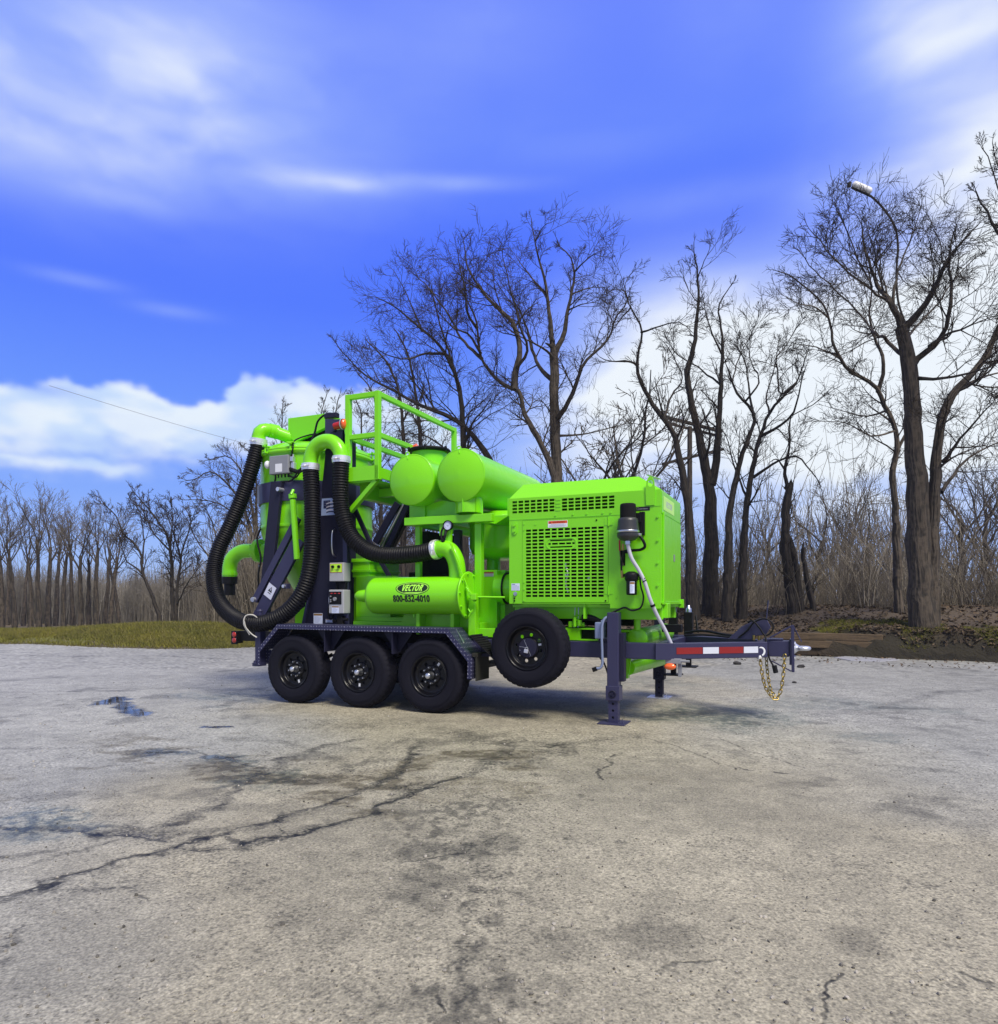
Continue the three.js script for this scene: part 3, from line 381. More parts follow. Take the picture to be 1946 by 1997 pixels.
tree('bare_tree', 'slim bare tree leaning left, just left of the largest tree', null, 102, 16.4, [
  [[[1752, 1228], [1750, 1120], [1746, 1000], [1742, 920], [1750, 860], [1744, 830], [1728, 795], [1711, 762], [1690, 742], [1660, 725], [1634, 692], [1619, 640], [1613, 608], [1585, 572], [1545, 540], [1502, 524]], .125, .012, 1.6, { from: .4 }],
  [[[1712, 765], [1722, 735], [1722, 700], [1706, 660, .3], [1695, 615, .5], [1700, 565, .6], [1690, 515, .6], [1688, 470, .5]], .055, .009, 2.6],
  [[[1748, 880], [1768, 840], [1772, 800], [1780, 770, -.4]], .05, .012, 2],
  [[[1616, 620], [1590, 600, -.4], [1550, 590, -.7], [1520, 570, -.9]], .026, .007, 2.6],
  [[[1640, 700], [1600, 680, .5], [1560, 672, .8], [1525, 665, 1]], .03, .007, 2.4], [[[1730, 800], [1690, 812, .4], [1640, 800, .7], [1600, 790, 1]], .028, .007, 2.4], [[[1746, 840], [1700, 850, -.4], [1650, 825, -.8], [1605, 822, -1]], .03, .007, 2.4],
], [BK.pale, BK.twigDark], { ...OAK, len: 1.4 });
tree('bare_tree', 'bare branches of a tree mostly beyond the right edge of the view', null, 103, 13.2, [
  [[[2080, 1265], [2075, 1000], [2060, 760], [2035, 600], [2000, 520], [1946, 455], [1922, 410], [1905, 380], [1900, 352]], .2, .012, 1.2, { from: .6, len: .8 }],
  [[[1985, 500], [1960, 440, .3], [1950, 380, .5], [1925, 310, .6], [1905, 270, .6]], .03, .008, 2.4, { len: .8 }], [[[1990, 510], [1960, 350, -.3], [1940, 300, -.4], [1932, 255, -.5]], .025, .007, 2, { len: .7 }],
], [BK.dark, BK.twigDark], OAK);
// --- the cluster right of the machine
tree('bare_tree', 'left leaning stem of the bare tree cluster just right of the engine enclosure', null, 104, 18.4, [
  [[[1352, 1212], [1347, 1100], [1343, 1000], [1336, 955], [1326, 900], [1317, 855], [1305, 830], [1290, 812], [1268, 780], [1252, 748], [1242, 718], [1246, 680], [1252, 645], [1240, 618], [1225, 590], [1216, 560]], .19, .012, 1.2, { from: .35 }],
  [[[1246, 712], [1225, 704], [1185, 704, .4], [1160, 690, .7]], .035, .009, 2.2], [[[1250, 648], [1275, 640, -.4], [1300, 632, -.7], [1330, 630, -.9], [1360, 660, -1]], .03, .008, 2], [[[1230, 600], [1205, 630, .4], [1185, 660, .6]], .025, .007, 2],
  [[[1294, 818], [1310, 770, .6], [1330, 740, 1], [1310, 690, 1.2], [1285, 655, 1.4]], .04, .009, 1.8], [[[1225, 590], [1218, 560], [1235, 525, .3]], .018, .006, 3],
], [BK.dark, BK.twigDark], ASH);
tree('bare_tree', 'tall forked bare tree with the highest thin tip, second stem of the cluster', null, 105, 18.8, [
  [[[1384, 1212], [1385, 1120], [1386, 1020], [1383, 950], [1372, 900], [1362, 845], [1352, 800], [1342, 750], [1340, 718], [1350, 690], [1357, 640], [1362, 588], [1361, 535], [1354, 495], [1353, 458]], .26, .009, 1.5, { from: .42, len: .9 }],
  [[[1386, 945], [1392, 925], [1400, 860], [1403, 800], [1407, 735], [1409, 680], [1407, 640], [1401, 596], [1414, 574], [1436, 540]], .13, .01, 1.8, { from: .2, len: .9 }],
  [[[1405, 750], [1385, 735, .4], [1355, 712, .8], [1320, 690, 1.1], [1290, 640, 1.4]], .035, .008, 2], [[[1361, 540], [1375, 505, -.3], [1392, 460, -.5]], .018, .006, 3], [[[1361, 590], [1340, 560, .3], [1330, 530, .5]], .016, .006, 2.6], [[[1372, 900], [1385, 850, -.6], [1370, 800, -.9]], .04, .02, 1], [[[1407, 690], [1385, 640, -.5], [1370, 580, -.8], [1363, 550, -.9]], .03, .008, 2],
], [BK.dark, BK.twigDark], ASH);
tree('bare_tree', 'third stem of the cluster, dark, bending left at its top', null, 106, 17.9, [
  [[[1418, 1212], [1420, 1110], [1422, 1010], [1436, 930], [1450, 880], [1468, 830], [1472, 812], [1458, 790], [1440, 772], [1428, 745], [1420, 720]], .16, .02, 1.2, { from: .45 }],
  [[[1470, 815], [1462, 770, .3], [1455, 720, .5], [1445, 690, .7], [1420, 660, .8]], .04, .009, 2], [[[1452, 785], [1475, 755, -.3], [1480, 735], [1462, 700, -.5], [1460, 660, -.6]], .03, .008, 2], [[[1428, 745], [1440, 700, .4], [1470, 640, .6], [1485, 600, .7]], .022, .007, 2.6],
], [BK.dark, BK.twigDark], ASH);
tree('bare_tree', 'right leaning forked stem of the cluster with a long branch curving up to the right', null, 107, 18.1, [
  [[[1446, 1210], [1448, 1120], [1453, 1030], [1460, 950], [1472, 892], [1484, 847], [1500, 805], [1526, 775], [1552, 747], [1566, 714], [1575, 680]], .15, .014, 1.4, { from: .4 }],
  [[[1552, 747], [1522, 770], [1518, 725, .3], [1514, 700], [1535, 670, .4], [1560, 630, .5], [1568, 618]], .03, .008, 2.2], [[[1484, 850], [1520, 830, -.5], [1548, 805, -.8], [1560, 760, -1], [1575, 700, -1.2]], .05, .01, 2], [[[1500, 805], [1496, 770, .5], [1510, 720, .8], [1520, 660, 1]], .03, .008, 2.2],
  [[[1470, 930], [1500, 910, -.5], [1520, 898, -.8], [1556, 890, -1.2], [1580, 920, -1.5], [1605, 946, -1.7]], .045, .012, 1.8], [[[1462, 985], [1430, 900, .6], [1420, 860, .9], [1400, 825, 1.1]], .04, .01, 1.6],
], [BK.dark, BK.twigDark], ASH);
tree('broken_tree', 'broken dead trunk right of the cluster, a thin pole-like shoot rising from it', null, 108, 17.6, [
  [[[1548, 1212], [1542, 1150], [1534, 1080], [1532, 1010], [1537, 960], [1540, 950]], .17, .085, .6, { len: .8 }],
  [[[1538, 960], [1530, 915], [1538, 880], [1540, 840], [1541, 818]], .06, .016, 1.6, { len: .6 }], [[[1562, 1210], [1556, 1140], [1548, 1080], [1540, 1050]], .12, .06, .6, { len: .8 }], [[[1590, 1212], [1578, 1150], [1568, 1100], [1566, 1070]], .09, .05, .8, { len: .7 }],
  [[[1541, 955], [1546, 945], [1544, 930]], .05, .01, 0], [[[1533, 1000], [1550, 970], [1558, 962]], .04, .015, 0], [[[1530, 915], [1515, 895], [1490, 910]], .03, .01, 2, { len: .5 }], [[[1530, 1100], [1522, 1060], [1530, 1030]], .04, .02, .6, { len: .5 }],
], [BK.dark, BK.twigDark], ASH);
// --- behind the machine
tree('bare_tree', 'broad bare tree with a straight dark trunk rising behind the engine enclosure', null, 109, 18.5, [
  [[[1090, 1215], [1089, 1080], [1087, 935], [1082, 840], [1080, 740], [1080, 688]], .19, .115, .5, { from: .6 }],
  [[[1080, 690], [1074, 640], [1068, 590], [1062, 545], [1050, 505], [1044, 470], [1038, 440], [1034, 412]], .085, .009, 2.2, { len: 1 }], [[[1066, 575], [1040, 545, .5], [1020, 520, .7], [1000, 490, .9]], .04, .009, 2.2], [[[1044, 470], [1062, 440, -.4], [1088, 430, -.6]], .022, .007, 2.6],
  [[[1082, 690], [1100, 650], [1108, 600], [1116, 560], [1120, 525], [1112, 500], [1090, 478], [1082, 450]], .08, .009, 2.2, { len: .95 }], [[[1120, 530], [1140, 510, -.5], [1165, 492, -.8], [1184, 488, -.9]], .03, .008, 2.4], [[[1112, 575], [1150, 562, .4], [1190, 560, .8]], .025, .007, 2.4], [[[1108, 605], [1140, 592, -.6], [1175, 590, -1]], .026, .007, 2.2],
  [[[1084, 820], [1105, 790, -.4], [1122, 752, -.7], [1137, 710, -.9], [1160, 688, -1], [1186, 660, -1.1], [1204, 615, -1.2], [1222, 590, -1.3], [1232, 550, -1.3]], .08, .01, 2.4], [[[1082, 745], [1055, 720, .5], [1040, 690, .8], [1030, 650, 1], [1010, 600, 1.3], [985, 560, 1.5]], .075, .01, 2.4], [[[1088, 850], [1130, 848, .5], [1170, 840, .8], [1205, 830, 1]], .04, .01, 2], [[[1080, 700], [1060, 680, -.5], [1020, 660, -1], [985, 640, -1.3]], .045, .01, 2.2],
], [BK.grey, BK.twig], OAK, [1090, 1212]);
tree('bare_tree', 'leaning bare tree whose thick limb sweeps up to the left behind the twin tanks', null, 110, 18.0, [
  [[[1088, 1215], [1086, 1060], [1084, 960], [1075, 910], [1058, 870], [1035, 830], [1020, 800], [1014, 765], [1000, 758], [975, 745], [950, 718], [938, 695], [932, 655], [928, 625], [915, 595], [900, 570], [880, 545]], .17, .012, 1.7, { from: .45 }],
  [[[1002, 760], [1006, 725], [1013, 690], [1008, 650], [1000, 630], [975, 605, .4], [955, 585, .6], [935, 560, .8], [912, 520, 1], [905, 480, 1.1], [900, 450, 1.1]], .1, .01, 2.2], [[[930, 640], [912, 610, -.5], [905, 560, -.7], [895, 510, -.9], [890, 470, -1]], .045, .008, 2.4],
  [[[940, 700], [900, 660, .5], [878, 620, .8], [850, 580, 1.1], [825, 550, 1.3], [790, 520, 1.5]], .05, .009, 2.4], [[[938, 690], [915, 652, -.4], [885, 640, -.8], [850, 600, -1.2], [840, 560, -1.4]], .04, .008, 2.2], [[[1006, 720], [1030, 680, -.6], [1015, 640, -.9], [1000, 580, -1.2], [985, 520, -1.4], [975, 480, -1.5]], .05, .009, 2.2],
], [BK.grey, BK.twig], OAK, [1088, 1212]);
tree('bare_tree', 'spreading bare tree behind the catwalk rail with low arching limbs reaching far left', null, 111, 19.5, [
  [[[905, 1218], [904, 1050], [903, 900], [900, 800], [893, 745], [880, 715], [868, 690], [845, 660], [820, 640], [795, 618], [770, 598], [745, 585], [722, 575]], .2, .012, 1.9, { from: .4 }],
  [[[960, 905], [945, 880], [918, 845], [880, 815], [830, 795], [790, 775], [755, 755], [725, 740], [700, 722], [680, 700], [662, 680], [650, 662]], .1, .011, 2.4, { from: .2 }], [[[903, 870], [925, 820, -.5], [950, 790, -.7], [965, 760, -.8]], .06, .01, 2], [[[896, 760], [880, 700, .6], [860, 640, .9], [845, 580, 1.1], [835, 530, 1.3]], .06, .009, 2.4], [[[868, 690], [830, 690, -.4], [790, 700, -.8], [750, 690, -1.1], [715, 660, -1.3]], .045, .009, 2.4], [[[820, 640], [795, 580, .4], [775, 540, .6], [762, 520, .7]], .03, .008, 2.6], [[[905, 950], [870, 880, -.6], [830, 850, -1], [790, 845, -1.3]], .06, .012, 2],
], [BK.dark, BK.twig], OAK);
tree('bare_tree', 'bare tree with several grey stems behind the left rail of the catwalk', null, 112, 21, [
  [[[822, 1215], [822, 1000], [820, 870], [814, 790], [806, 740], [795, 690], [775, 650]], .15, .02, 3.6], [[[785, 1215], [786, 980], [787, 860], [782, 790], [770, 740], [750, 700], [720, 670]], .14, .02, 3.6], [[[745, 1215], [743, 980], [741, 870], [735, 800], [720, 755], [690, 720]], .1, .015, 3.4], [[[700, 1215], [702, 980], [705, 870], [702, 800], [685, 760]], .09, .015, 3.4],
], [BK.grey, BK.twigGrey], { ...OAK, len: 1.2 });
tree('bare_tree', 'small bare tree whose top shows above the separator vessel', null, 113, 24, [
  [[[640, 1215], [645, 1000], [650, 880], [655, 800], [665, 760]], .11, .015, 3], [[[548, 1215], [550, 1000], [548, 880], [550, 820], [552, 775]], .1, .012, 3.4, { from: .5 }], [[[600, 1215], [604, 1000], [612, 880], [628, 800], [640, 760]], .08, .012, 3, { from: .5 }],
], [BK.grey, BK.twigGrey], { ...ASH, len: 1.1 });
tree('bare_tree', 'dense bare tree behind the black suction hose, its fan of twigs reaching left', null, 114, 24, [
  [[[505, 1215], [500, 1120], [490, 1040], [470, 980], [440, 940], [410, 920], [378, 935], [352, 938]], .13, .012, 3, { from: .3 }], [[[500, 1060], [490, 980], [470, 920], [445, 890], [415, 895], [392, 900]], .08, .012, 3], [[[498, 1080], [500, 980], [498, 920], [485, 880], [470, 870]], .08, .012, 3], [[[490, 1040], [455, 1000, .6], [420, 980, .9], [385, 975, 1.2], [350, 975, 1.4]], .05, .01, 3], [[[520, 1215], [524, 1060], [530, 960], [535, 900]], .1, .02, 2.6], [[[480, 1215], [470, 1080], [450, 1010], [420, 1000]], .06, .012, 2.4],
], [BK.grey, BK.twigGrey], { ...OAK, len: 1.2, min: .007 });
// --- left: bent trees beside the mound
tree('bare_tree', 'dark bent bare tree curving left beside the grass mound', null, 115, 25, [
  [[[316, 1224], [308, 1195], [296, 1160], [286, 1138], [278, 1115], [275, 1085], [262, 1060], [240, 1040], [225, 1005], [205, 985], [188, 960]], .085, .012, 2.2, { from: .35 }], [[[276, 1118], [262, 1105], [250, 1098], [236, 1060], [230, 1040]], .04, .01, 2.2], [[[278, 1100], [280, 1040, .4], [272, 1000, .6], [250, 965, .8]], .04, .01, 2.4],
], [BK.dark, BK.twig], { ...ASH, len: 1.2, min: .008 });
tree('bare_tree', 'forked bare tree with several upright stems on the crest of the grass mound', null, 116, 25, [
  [[[338, 1222], [336, 1170], [335, 1130], [333, 1080], [326, 1045], [310, 1020], [288, 990], [265, 965], [250, 945]], .11, .012, 2.6, { from: .3 }], [[[342, 1222], [345, 1150], [350, 1110], [356, 1070], [366, 1045], [375, 1010], [385, 985]], .09, .012, 2.6], [[[336, 1100], [332, 1060, .3], [336, 1020, .5], [335, 985, .6], [330, 960, .7]], .05, .01, 2.8], [[[352, 1090], [345, 1060, -.4], [328, 1010, -.6], [305, 970, -.8]], .045, .01, 2.6], [[[345, 1180], [370, 1130, -.6], [395, 1100, -.9], [420, 1080, -1.1]], .03, .01, 2.2], [[[333, 1075], [300, 1040, .6], [280, 1000, .9], [270, 960, 1.1]], .04, .01, 2.6],
], [BK.dark, BK.twig], { ...ASH, len: 1.25, min: .008 });
// --- the planted row on the left: three kinds of slim stem, copied along the row
const ORD = ['first', 'second', 'third', 'fourth', 'fifth', 'sixth', 'seventh', 'eighth', 'ninth', 'tenth', 'eleventh', 'twelfth', 'thirteenth', 'fourteenth', 'fifteenth', 'sixteenth'];
{
  const kinds = [0, 1, 2, 3].map((k) => { const r = rng(200 + k), W = { thick: new Wood(), thin: new Wood() }, H = [5.3, 5.9, 5.0, 5.6][k], pts = []; for (let i = 0; i <= 10; i++) pts.push(V((r() - .5) * .035 + i * i * .002 * (k - 1), H * .62 * i / 10, (r() - .5) * .035)); W.thick.tube(pts, pts.map((_, i) => mix(.12, .055, i / 10)), 8, 5);
    const tip = pts[10]; for (let j = 0; j < 5; j++) { const a = j * 1.3 + r(); grow(W, r, pts[8 + Math.min(2, j >> 1)].clone(), V(Math.cos(a) * .42, 1, Math.sin(a) * .42).normalize(), H * mix(.26, .44, r()), .028, 3, { wob: .18, up: .1, kids: 3.6, a0: .35, a1: .85, min: .0075 }); }
    const Gp = new THREE.Group(); W.thick.mesh('trunk', BK.grey, Gp); W.thin.mesh('crown', BK.twigPale, Gp); return Gp; });
  const row = [[3, 30, 1.06], [14, 34, .98], [29, 30, 1], [45, 33, .9], [60, 30, .93], [76, 30, 1.04], [93, 31, 1.12], [108, 33, 1.05], [124, 29, .95], [142, 32, .96], [157, 29, 1], [173, 31, .9], [190, 29, 1.06], [204, 32, .92], [214, 29.5, 1], [233, 33, .9]], r = rng(9);
  row.forEach(([u, d, s], i) => { const o = kinds[i % 4].clone(); top(o, 'slim_tree', 'slim straight bare tree beyond the mound, ' + ORD[i] + ' of its row from the left', 'tree', 'slim trees of the row beyond the mound'); const p = P3(u, VH, d); o.position.set(p.x, moundY(p.x, p.z) - .05, p.z); o.rotation.y = r() * 6; o.scale.set(s, s * (.95 + r() * .1), s); o.rotation.z = -.02 - .05 * sm(100, 240, u); });
}
// --- far trees behind everything
{
  const kinds = [0, 1, 2].map((k) => { const r = rng(300 + k), W = { thick: new Wood(), thin: new Wood() }, H = 4.2, pts = []; for (let i = 0; i <= 8; i++) pts.push(V((r() - .5) * .2, H * .55 * i / 8, (r() - .5) * .2)); W.thick.tube(pts, pts.map((_, i) => mix(.12, .06, i / 8)), 7, 7);
    for (let j = 0; j < 8; j++) { const a = j * 2.4 + r(); grow(W, r, pts[2 + Math.min(6, j)].clone(), V(Math.cos(a) * .75, 1, Math.sin(a) * .75).normalize(), H * mix(.35, .6, r()), .035, 3, { wob: .19, up: .05, kids: 4, a0: .45, a1: 1, min: .0085 }); }
    const Gp = new THREE.Group(); W.thick.mesh('trunk', BK.grey, Gp); W.thin.mesh('crown', BK.twigGrey, Gp); return Gp; });
  const spots = [[432, 29, 1.3], [470, 33, 1.25], [560, 32, 1.35], [690, 30, 1.4], [765, 33, 1.5], [850, 29, 1.35], [935, 32, 1.5], [985, 27, 1.2], [1010, 33, 1.3], [1140, 27, 1.2], [1165, 24, 1.65], [1190, 31, 1.3], [1222, 23, 1.8], [1240, 27, 1.15], [1290, 30, 1.2], [1500, 30, 1.15], [1600, 27, 1.1], [1648, 31, 1.2], [1690, 26, 1.0], [1880, 24, 1.15], [1925, 27, 1.3], [1965, 22, 1.1]], r = rng(19);
  spots.forEach(([u, d, s], i) => { const o = kinds[i % 3].clone(); const side = u < 960; top(o, 'background_tree', side ? 'small grey bare tree in the thicket behind the machine, ' + ORD[i] + ' from the left' : 'small grey bare tree in the brush on the bank, ' + ORD[i - 7] + ' from the left', 'tree', side ? 'small bare trees behind the machine' : 'small bare trees on the bank'); const p = P3(u, VH, d); o.position.set(p.x, Math.max(-.05, bankY(p.x, p.z)) - .1, p.z); o.rotation.y = r() * 6; o.scale.setScalar(s * (.95 + r() * .15)); });
}
// --- brush
const clump = (seed, H, n, lean) => { const r = rng(seed), W = new Wood(); for (let i = 0; i < n; i++) { const h = H * (.45 + r() * .6), a = r() * 6.28, b = V((r() - .5) * 1.3, 0, (r() - .5) * .8), pts = [b]; for (let k = 1; k <= 3; k++) pts.push(V(b.x + Math.cos(a) * lean * h * (k / 3) ** 1.6 + (r() - .5) * .08, h * k / 3, b.z + Math.sin(a) * lean * h * (k / 3) ** 1.6)); const w = .007 + r() * .009; W.tube(pts, [w, w * .85, w * .65, w * .35], 3); for (let m = 0; m < 3; m++) { const q = pts[1 + m % 2].clone().lerp(pts[2 + m % 2], r()); W.tube([q, q.clone().add(V((r() - .5) * .6, .15 + r() * .4, (r() - .5) * .6))], [w * .55, w * .25], 3); } } const g = new THREE.BufferGeometry(); g.setAttribute('position', new THREE.Float32BufferAttribute(W.p, 3)); g.setAttribute('normal', new THREE.Float32BufferAttribute(W.n, 3)); g.setAttribute('uv', new THREE.Float32BufferAttribute(W.u, 2)); g.setIndex(W.i); return g; };
const brushM = std([1, 1, 1], .9);
const gc = (r) => { const k = r(); return k < .25 ? [.3, .275, .235] : [mix(.11, .23, k), mix(.1, .205, k), mix(.085, .17, k)]; };
const bc = (r) => { const k = r(); return k < .25 ? [.26, .225, .17] : [mix(.09, .2, k), mix(.076, .168, k), mix(.055, .125, k)]; };
scatter(clump(401, 2.5, 46, .06), brushM, 430, 41, (r) => { const x = mix(-36, -10.5, r()), z = -35 - r() * 11; return [x, -.05, z, .8 + r() * .3 + .25 * fbm(x * .5, 3, 3, 92), .16, gc(r)]; }, 'thicket', 'grey-brown thicket of thin upright stems behind the slim tree row on the left', 'brush');
scatter(clump(402, 3.3, 44, .22), brushM, 420, 42, (r) => { const x = mix(-10.5, 1, r()), z = -22.5 - r() * 9 - sm(-9, -11, x) * 3; return [x, -.05, z, (.62 + r() * .5) * mix(.7, 1.1, sm(-10.5, -8, x)), .3, bc(r)]; }, 'thicket', 'tangled brown brush behind the hose and under the left half of the machine', 'brush');
scatter(clump(403, 2.0, 26, .45), brushM, 420, 43, (r) => { const x = mix(1, 17, r()), z = wallAt(x) - 3.4 - r() * 11, q = fbm(x * .7, z * .5, 3, 91); if (q < .46) return; return [x, bankY(x, z) - .05, z, .3 + r() * r() * 1.1 + (q - .46) * 1.4, .8, bc(r)]; }, 'thicket', 'thin brown brush between the trunks on the bank at the right', 'brush');
scatter(clump(404, 4.6, 22, .2), brushM, 110, 44, (r) => { const x = r() < .5 ? mix(8.2, 19, r()) : mix(0, 6, r()), z = wallAt(x) - 7 - r() * 12; return [x, bankY(x, z) - .05, z, .7 + r() * .5, .3, bc(r)]; }, 'thicket', 'tall sparse saplings behind the largest tree and the cluster', 'brush');
// --- street lamp, utility pole, wire
{
  const d = 18.2, l = top(new THREE.Group(), 'street_lamp', 'white street lamp head on a thin curved arm above the crown of the largest tree', 'street lamp'), w = (u, v) => P3(u, v, d), foot = w(1792, VH); foot.y = bankY(foot.x, foot.z) - .1; l.position.copy(foot);
  const rel = (u, v) => { const p = w(u, v).sub(foot); return [p.x, p.y, p.z]; };
  part('lamp_pole', [pipe([[0, 0, 0], rel(1792, 1000), rel(1792, 800), rel(1788, 720), rel(1772, 650), rel(1752, 590), rel(1748, 530), rel(1751, 478), rel(1744, 440), rel(1722, 406), rel(1700, 384), rel(1686, 375)], .027, 10, 120)], BK.dark, l);
  const a = V(...rel(1699, 383)), b = V(...rel(1657, 365));
  part('lamp_head', [new THREE.CapsuleGeometry(.085, a.distanceTo(b) * .62, 8, 18).applyMatrix4(new THREE.Matrix4().makeScale(1.1, 1, 1)).applyQuaternion(new THREE.Quaternion().setFromUnitVectors(V(0, 1, 0), b.clone().sub(a).normalize())).translate((a.x + b.x) / 2 + .04, (a.y + b.y) / 2 + .1, (a.z + b.z) / 2)], std([.82, .82, .82], .35), l);
  part('photo_cell', [new THREE.CylinderGeometry(.06, .045, .09, 14).translate(b.x - .01, b.y + .06, b.z)], std([.04, .035, .03], .6), l);
  part('lamp_bracket', [bar(a.toArray(), [b.x + .04, b.y, b.z], .05, .04)], M.black, l);
}
{
  const d = 27, p = top(new THREE.Group(), 'utility_pole', 'grey wooden utility pole with crossarms half hidden behind the tree cluster', 'utility pole'), base = P3(1345, VH, d); base.y = .4; p.position.copy(base);
  const rel = (u, v, dd = 0) => { const q = P3(u, v, d + dd).sub(base); return [q.x, q.y, q.z]; };
  part('pole', rod([0, -.3, 0], rel(1345, 832), .11, 14, .09), BK.grey, p);
  part('crossarm', [bar(rel(1293, 812, -.3), rel(1408, 842, .3), .13, .1), bar(rel(1292, 905, -.3), rel(1410, 876, .3), .13, .1), bar(rel(1300, 825, .1), rel(1400, 850, .5), .1, .08)], BK.dark, p);
  for (const [u, v] of [[1298, 806], [1330, 815], [1365, 822], [1402, 832]]) part('insulator', rod(rel(u, v + 8), rel(u, v - 2), .05, 10), M.greyLight, p);
}
{ const w = top(new THREE.Group(), 'overhead_wire', 'thin overhead wire sloping across the white cloud towards the machine', 'wire'); const pts = []; for (let i = 0; i <= 20; i++) { const t = i / 20, a = P3(96, 752, 21.5), b = P3(640, 905, 33), q = a.lerp(b, t); q.y -= Math.sin(t * Math.PI) * .12; pts.push(q.toArray()); } part('cable', pipe(pts, .0065, 5, 60), std([.2, .21, .26], .7), w); }
// --- loose stones and a kerb-side plank of ice on the yard
[[1437, 1296, .06, 'small dark stone lying behind the coupler, the nearer of two'], [1562, 1302, .055, 'small dark stone on the yard right of the guard bar'], [1549, 1332, .025, 'tiny dark pebble on the yard below the guard bar']].forEach(([u, v, s, label], i) => { const [x, z] = G(u, v), g = new THREE.IcosahedronGeometry(s, 1), p = g.attributes.position; for (let k = 0; k < p.count; k++) { const f = .75 + .5 * vn(p.getX(k) * 40 + 9, p.getY(k) * 40 + p.getZ(k) * 30, 66 + i); p.setXYZ(k, p.getX(k) * f * 1.3, p.getY(k) * f * .6, p.getZ(k) * f); } g.computeVertexNormals(); boxUV(g); const m = new THREE.Mesh(g, std([.03, .028, .028], .9)); m.position.set(x, s * .4, z); top(m, 'stone', label, 'stone'); });
{ const q = [[1628, 1283], [1660, 1280], [1700, 1284], [1722, 1286], [1740, 1284], [1752, 1288], [1715, 1291], [1660, 1289]].map((p) => { const [x, z] = G(...p); return new THREE.Vector2(x, -z); }); const g = new THREE.ExtrudeGeometry(new THREE.Shape(q), { depth: .008, bevelEnabled: true, bevelSize: .02, bevelThickness: .008, bevelSegments: 2 }).rotateX(-Math.PI / 2); g.computeVertexNormals(); boxUV(g); const m = new THREE.Mesh(g, std([.3, .3, .33], .6, 0, { bumpMap: rep(smudge, .3), bumpScale: .03 })); top(m, 'ice_patch', 'thin pale strip of old ice at the foot of the earth bank', 'ice'); }


// ---------------------------------------------------------------- the trailer: x runs to the tongue, y up, z outwards to the near side; z = -1.19 is its middle line
const CZ = -1.19, mir = (z) => 2 * CZ - z;
const trailer = top(new THREE.Group(), 'vacuum_trailer', 'lime green industrial vacuum machine on a dark three-axle trailer standing on the yard', 'vacuum trailer');
trailer.position.set(-.7299, 0, -7.258); trailer.rotation.y = -.4171;
DEF.parent = trailer;

// --- chassis
{
  const g = [];
  for (const z of [-.36, mir(-.36)]) {
    g.push(box(-2.3, 1.2, .61, .765, z - .05, z + .05, .008));
    const s = z > CZ ? 1 : -1;
    g.push(bar([1.199, .6875, z], [2.3, .6875, z], .1, .155, .008));
    g.push(bar([2.285, .6875, z], [3.2, .6875, CZ + s * .16], .1, .153, .008));
  }
  for (const x of [-2.25, -1.5, -.7, .05, .8, 1.5, 2.25]) g.push(box(x - .04, x + .04, .63, .75, mir(-.41), -.41, .006));
  part('chassis_frame', g, M.navy);
  part('deck_plate', box(-2.26, 1.45, .768, .782, mir(-.42), -.42, 0), M.navyDark);
  part('rear_post', [box(-2.345, -2.265, .41, .92, -.12, -.03, .006), box(-2.36, -2.26, .4, .44, -.13, 0, .004), rod([-2.3, .45, -.02], [-2.3, .45, .02], .022, 12)], M.navy);
  part('rear_post_pin', [rod([-2.305, .9, -.07], [-2.305, 1.07, -.07], .028, 14), lathe([[.0, 1.07], [.02, 1.07], [.034, 1.055], [.034, 1.04]], 14).translate(-2.305, 0, -.07)], M.navy);
  part('coupler_channel', [box(3.12, 3.42, .615, .77, CZ - .11, CZ + .11, .008), box(3.18, 3.36, .772, .79, CZ - .1, CZ + .1, .003)], M.navy);
  part('coupler_plate', box(3.422, 3.45, .54, .79, CZ - .12, CZ + .12, .004), M.navy);
  for (const y of [.6, .74]) for (const z of [-.085, .085]) part('plate_bolt', rod([3.44, y, CZ + z], [3.475, y, CZ + z], .017, 6), M.zinc);
  part('drawbar_eye', [lathX([[0, 3.45], [.066, 3.45], [.055, 3.47], [.036, 3.49], [.024, 3.51], [0, 3.51]], 20).translate(0, .7, CZ), new THREE.TorusGeometry(.05, .021, 12, 28).rotateX(Math.PI / 2).translate(3.545, .698, CZ)], M.zinc);
  // reflective strips on the slanting drawbar
  const A = [2.3145, -.3197], B = [3.2295, -.9897], ang = Math.atan2(-(B[1] - A[1]), B[0] - A[0]), L = Math.hypot(B[0] - A[0], B[1] - A[1]);
  const strip = (t0, t1, mat) => part('reflective_strip', new THREE.BoxGeometry((t1 - t0) * L, .062, .003).translate((t0 + t1) / 2 * L, 0, .0022).rotateY(ang).translate(A[0], .69, A[1]), mat);
  strip(.148, .385, M.redTape); strip(.39, .535, M.whiteTape); strip(.54, .765, M.redTape); strip(.77, .905, M.whiteTape);
  part('weld_plate', [bar([2.26, .6875, -.33], [2.42, .6875, -.4], .105, .156, .003)], M.navy);
}
